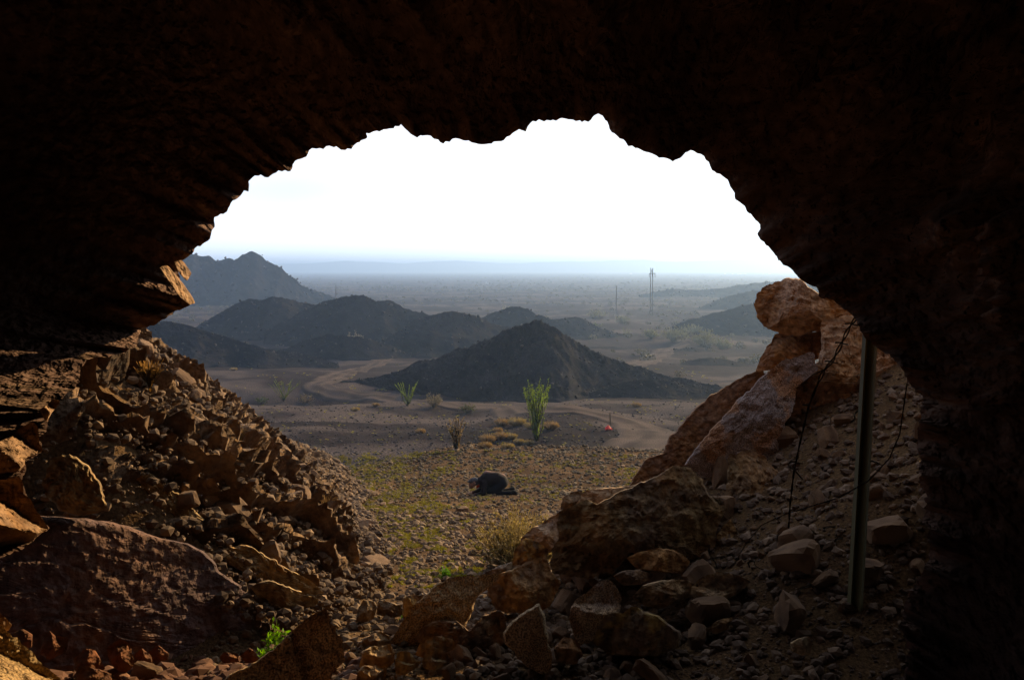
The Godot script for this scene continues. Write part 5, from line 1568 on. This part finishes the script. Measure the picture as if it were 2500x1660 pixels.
func person() -> void:
	var at := ground_at(1205, 1208, 8.0)
	var o := base("person", at + Vector3(0, -0.015, 0), 0.18)
	o.scale = Vector3.ONE * (-at.z / 22.0) * 1.0
	tag(o, "person in dark clothes kneeling bent low over the gravel, head down", "person")
	var jacket := Color(0.028, 0.02, 0.022)
	var lit_back := Color(0.5, 0.29, 0.22)  # sunlight along the top of the back, painted into the jacket colour
	var pants := Color(0.016, 0.017, 0.024)
	var skin := Color(0.36, 0.2, 0.13)
	var shoe := Color(0.03, 0.028, 0.026)
	var bones := []
	# trunk: hips to neck, arched back
	bones.append([Vector3(0.20, 0.33, 0), Vector3(0.06, 0.385, 0), 0.155, 0.165, jacket])
	bones.append([Vector3(0.06, 0.385, 0), Vector3(-0.14, 0.40, 0), 0.165, 0.17, jacket])
	bones.append([Vector3(-0.14, 0.39, 0.0), Vector3(-0.28, 0.34, 0), 0.165, 0.135, jacket])
	bones.append([Vector3(0.22, 0.445, -0.02), Vector3(-0.17, 0.53, -0.02), 0.07, 0.072, lit_back])  # raised strip along the back, coloured lighter as if the sun caught it
	bones.append([Vector3(-0.30, 0.34, 0), Vector3(-0.41, 0.335, 0), 0.06, 0.055, skin])
	for s in [-1.0, 1.0]:
		# thigh, shin, foot
		bones.append([Vector3(0.20, 0.30, 0.09 * s), Vector3(-0.10, 0.12, 0.13 * s), 0.115, 0.075, pants])
		bones.append([Vector3(-0.10, 0.10, 0.13 * s), Vector3(0.34, 0.075, 0.11 * s), 0.07, 0.048, pants])
		bones.append([Vector3(0.36, 0.075, 0.11 * s), Vector3(0.50, 0.10 - 0.02 * s, 0.12 * s), 0.05, 0.042, shoe])
		bones.append([Vector3(0.47, 0.10, 0.12 * s), Vector3(0.53, 0.045, 0.12 * s), 0.042, 0.032, shoe])
		# upper arm, forearm
		bones.append([Vector3(-0.25, 0.35, 0.15 * s), Vector3(-0.27, 0.13, 0.20 * s), 0.068, 0.052, jacket])
		bones.append([Vector3(-0.27, 0.12, 0.20 * s), Vector3(-0.46, 0.065, 0.13 * s), 0.052, 0.036, jacket])
		bones.append([Vector3(-0.45, 0.066, 0.135 * s), Vector3(-0.49, 0.055, 0.125 * s), 0.028, 0.026, skin])
	put(flesh(bones, 0.014, 55.0), "body", vertex_mat("clothes and skin", 0.85), o)
	# head, turned down to the ground
	var hc := Vector3(-0.475, 0.325, 0.01)
	var hb := [
		[hc + Vector3(0.0, 0.03, 0), hc + Vector3(-0.045, -0.035, 0), 0.088, 0.074, skin],
		[hc + Vector3(-0.07, -0.07, 0), hc + Vector3(-0.06, -0.09, 0), 0.05, 0.042, skin],
		[hc + Vector3(-0.105, -0.02, 0), hc + Vector3(-0.118, -0.045, 0), 0.014, 0.017, skin],
		[hc + Vector3(-0.085, -0.095, -0.02), hc + Vector3(-0.085, -0.095, 0.02), 0.012, 0.012, Color(0.3, 0.12, 0.1)],
		[hc + Vector3(-0.098, 0.0, 0.032), hc + Vector3(-0.1, 0.0, 0.032), 0.011, 0.011, Color(0.02, 0.015, 0.012)],
		[hc + Vector3(-0.098, 0.0, -0.032), hc + Vector3(-0.1, 0.0, -0.032), 0.011, 0.011, Color(0.02, 0.015, 0.012)],
		[hc + Vector3(0.0, -0.02, 0.085), hc + Vector3(0.012, 0.01, 0.09), 0.018, 0.022, skin],
		[hc + Vector3(0.0, -0.02, -0.085), hc + Vector3(0.012, 0.01, -0.09), 0.018, 0.022, skin],
		[Vector3(-0.41, 0.335, 0), hc, 0.055, 0.06, skin],
	]
	put(flesh(hb, 0.006, 160.0), "head", vertex_mat("skin", 0.7), o)
	var cap := Color(0.10, 0.10, 0.11)
	var hair := [
		[hc + Vector3(0.035, 0.055, 0), hc + Vector3(-0.03, 0.05, 0), 0.082, 0.08, cap],
		[hc + Vector3(0.05, 0.02, 0.03), hc + Vector3(0.05, 0.02, -0.03), 0.07, 0.07, Color(0.05, 0.04, 0.035)],
		[hc + Vector3(-0.09, 0.055, 0.04), hc + Vector3(-0.09, 0.055, -0.04), 0.028, 0.028, cap],
		[hc + Vector3(-0.13, 0.035, 0.035), hc + Vector3(-0.13, 0.035, -0.035), 0.012, 0.012, cap],
	]
	put(flesh(hair, 0.007, 150.0), "cap", vertex_mat("cap cloth", 0.9), o)
	var scarf := [[Vector3(-0.35, 0.30, 0.07), Vector3(-0.40, 0.24, 0.05), 0.034, 0.028, Color(0.5, 0.07, 0.03)], [Vector3(-0.35, 0.31, 0.07), Vector3(-0.34, 0.37, -0.04), 0.03, 0.035, Color(0.5, 0.07, 0.03)]]
	put(flesh(scarf, 0.008, 120.0), "scarf", vertex_mat("red cloth", 0.9), o)
	for s in [-1.0, 1.0]:
		var w := Vector3(-0.49, 0.055, 0.125 * s)
		var hand := [[w, w + Vector3(-0.06, -0.008, -0.005 * s), 0.028, 0.03, skin]]
		for i in 4:
			var z := (i - 1.5) * 0.021
			var k := w + Vector3(-0.075, -0.005, z - 0.005 * s)
			var len: float = [0.036, 0.042, 0.039, 0.03][i]
			hand.append([k, k + Vector3(-len, -0.008, z * 0.2), 0.0095, 0.009, skin])
			hand.append([k + Vector3(-len, -0.008, z * 0.2), k + Vector3(-len * 1.7, -0.032, z * 0.2), 0.009, 0.0078, skin])
		hand.append([w + Vector3(-0.02, 0.0, -0.026 * s), w + Vector3(-0.055, -0.01, -0.055 * s), 0.012, 0.0105, skin])
		hand.append([w + Vector3(-0.055, -0.01, -0.055 * s), w + Vector3(-0.085, -0.03, -0.06 * s), 0.0105, 0.0085, skin])
		put(flesh(hand, 0.0045, 320.0), "hand", vertex_mat("skin", 0.7), o)

# clear winter air: blue overhead, whitened by haze towards the horizon and, widely, towards the low sun
func sky_image(towards: Vector3) -> Image:
	var w := 512
	var h := 256
	var im := Image.create_empty(w, h, false, Image.FORMAT_RGBF)
	var thin := FastNoiseLite.new()
	thin.seed = 3
	thin.frequency = 1.3
	thin.fractal_octaves = 4
	for j in h:
		var up := (0.5 - (j + 0.5) / h) * PI
		for i in w:
			var a := (i + 0.5) / w * TAU
			var v := Vector3(sin(a) * cos(up), sin(up), -cos(a) * cos(up))
			var k := pow(1.0 - clampf(v.y, 0.0, 1.0), 5.0)
			var c := SKY_TOP.lerp(SKY_LOW, k)
			var glow := smoothstep(cos(deg_to_rad(155.0)), cos(deg_to_rad(30.0)), v.dot(towards))
			var veil := 1.0 + 0.12 * thin.get_noise_3d(v.x * 2.0, v.y * 9.0, v.z * 2.0)
			c += SKY_GLOW * glow * veil * (0.45 + 0.55 * pow(1.0 - clampf(v.y, 0.0, 1.0), 1.5))
			var cl := 0.34 * exp(-pow((rad_to_deg(wrapf(a, -PI, PI)) + 13.0) / 6.5, 2.0) - pow((rad_to_deg(up) - 4.6) / 1.5, 2.0))   # a bank of thin grey cloud
			cl += 0.3 * smoothstep(0.12, 0.45, thin.get_noise_3d(v.x * 1.1 + 9.0, v.y * 5.0, v.z * 1.1)) * smoothstep(0.1, 0.25, v.y)
			c = c * (1.0 - cl)
			if v.y < 0.0:
				c = Color(0.08, 0.07, 0.065)
			im.set_pixel(i, j, c)
	return im

func _ready() -> void:
	var t0 := Time.get_ticks_msec()
	# camera
	var cam := Camera3D.new()
	cam.name = "camera"
	cam.fov = rad_to_deg(2.0 * atan(CY / F))
	cam.near = 0.05
	cam.far = 20000.0
	cam.rotation = Vector3(-atan(TILT), 0, 0)
	add_child(cam)
	cam.current = true
	# sky
	var az := deg_to_rad(SUN_AZ)
	var el := deg_to_rad(SUN_EL)
	var towards := Vector3(sin(az) * cos(el), sin(el), -cos(az) * cos(el))
	var sky := PanoramaSkyMaterial.new()
	sky.panorama = ImageTexture.create_from_image(sky_image(towards))
	var env := Environment.new()
	env.background_mode = Environment.BG_SKY
	env.sky = Sky.new()
	env.sky.sky_material = sky
	env.tonemap_mode = Environment.TONE_MAPPER_LINEAR
	env.tonemap_exposure = EXPOSURE
	env.volumetric_fog_enabled = true      # dusty air, brightest towards the low sun
	env.volumetric_fog_density = 0.00045
	env.volumetric_fog_albedo = Color(0.66, 0.80, 1.0)
	env.volumetric_fog_anisotropy = 0.55
	env.sdfgi_enabled = true
	env.ssao_enabled = true
	env.ssil_enabled = true
	var we := WorldEnvironment.new()
	we.name = "surroundings"
	we.environment = env
	add_child(we)
	# sun: ahead to the right, above the arch
	var sun := DirectionalLight3D.new()
	sun.name = "sun"
	sun.light_energy = 1.6
	sun.light_color = Color(1.0, 0.87, 0.66)
	sun.light_angular_distance = 0.53
	sun.shadow_enabled = true
	sun.transform = Transform3D(Basis.looking_at(-towards, Vector3.UP), towards * 50.0)
	add_child(sun)
	# noise
	rng.seed = 4242
	nz_a.noise_type = FastNoiseLite.TYPE_SIMPLEX_SMOOTH
	nz_a.seed = 5
	nz_a.frequency = 0.01
	nz_a.fractal_octaves = 4
	nz_r.noise_type = FastNoiseLite.TYPE_SIMPLEX
	nz_r.fractal_type = FastNoiseLite.FRACTAL_RIDGED
	nz_r.seed = 8
	nz_r.frequency = 0.01
	nz_r.fractal_octaves = 3
	nz_c.noise_type = FastNoiseLite.TYPE_CELLULAR
	nz_c.seed = 21
	nz_c.frequency = 0.01
	nz_c.cellular_return_type = FastNoiseLite.RETURN_CELL_VALUE
	nz_c.fractal_type = FastNoiseLite.FRACTAL_NONE
	nz_c.domain_warp_enabled = true
	nz_c.domain_warp_amplitude = 20.0
	nz_c.domain_warp_frequency = 0.015
	materials()
	setting()
	print("setting ", Time.get_ticks_msec() - t0)
	cave()
	print("cave ", Time.get_ticks_msec() - t0)
	rocks()
	print("rocks ", Time.get_ticks_msec() - t0)
	plants()
	print("plants ", Time.get_ticks_msec() - t0)
	far_things()
	near_things()
	print("all ", Time.get_ticks_msec() - t0)
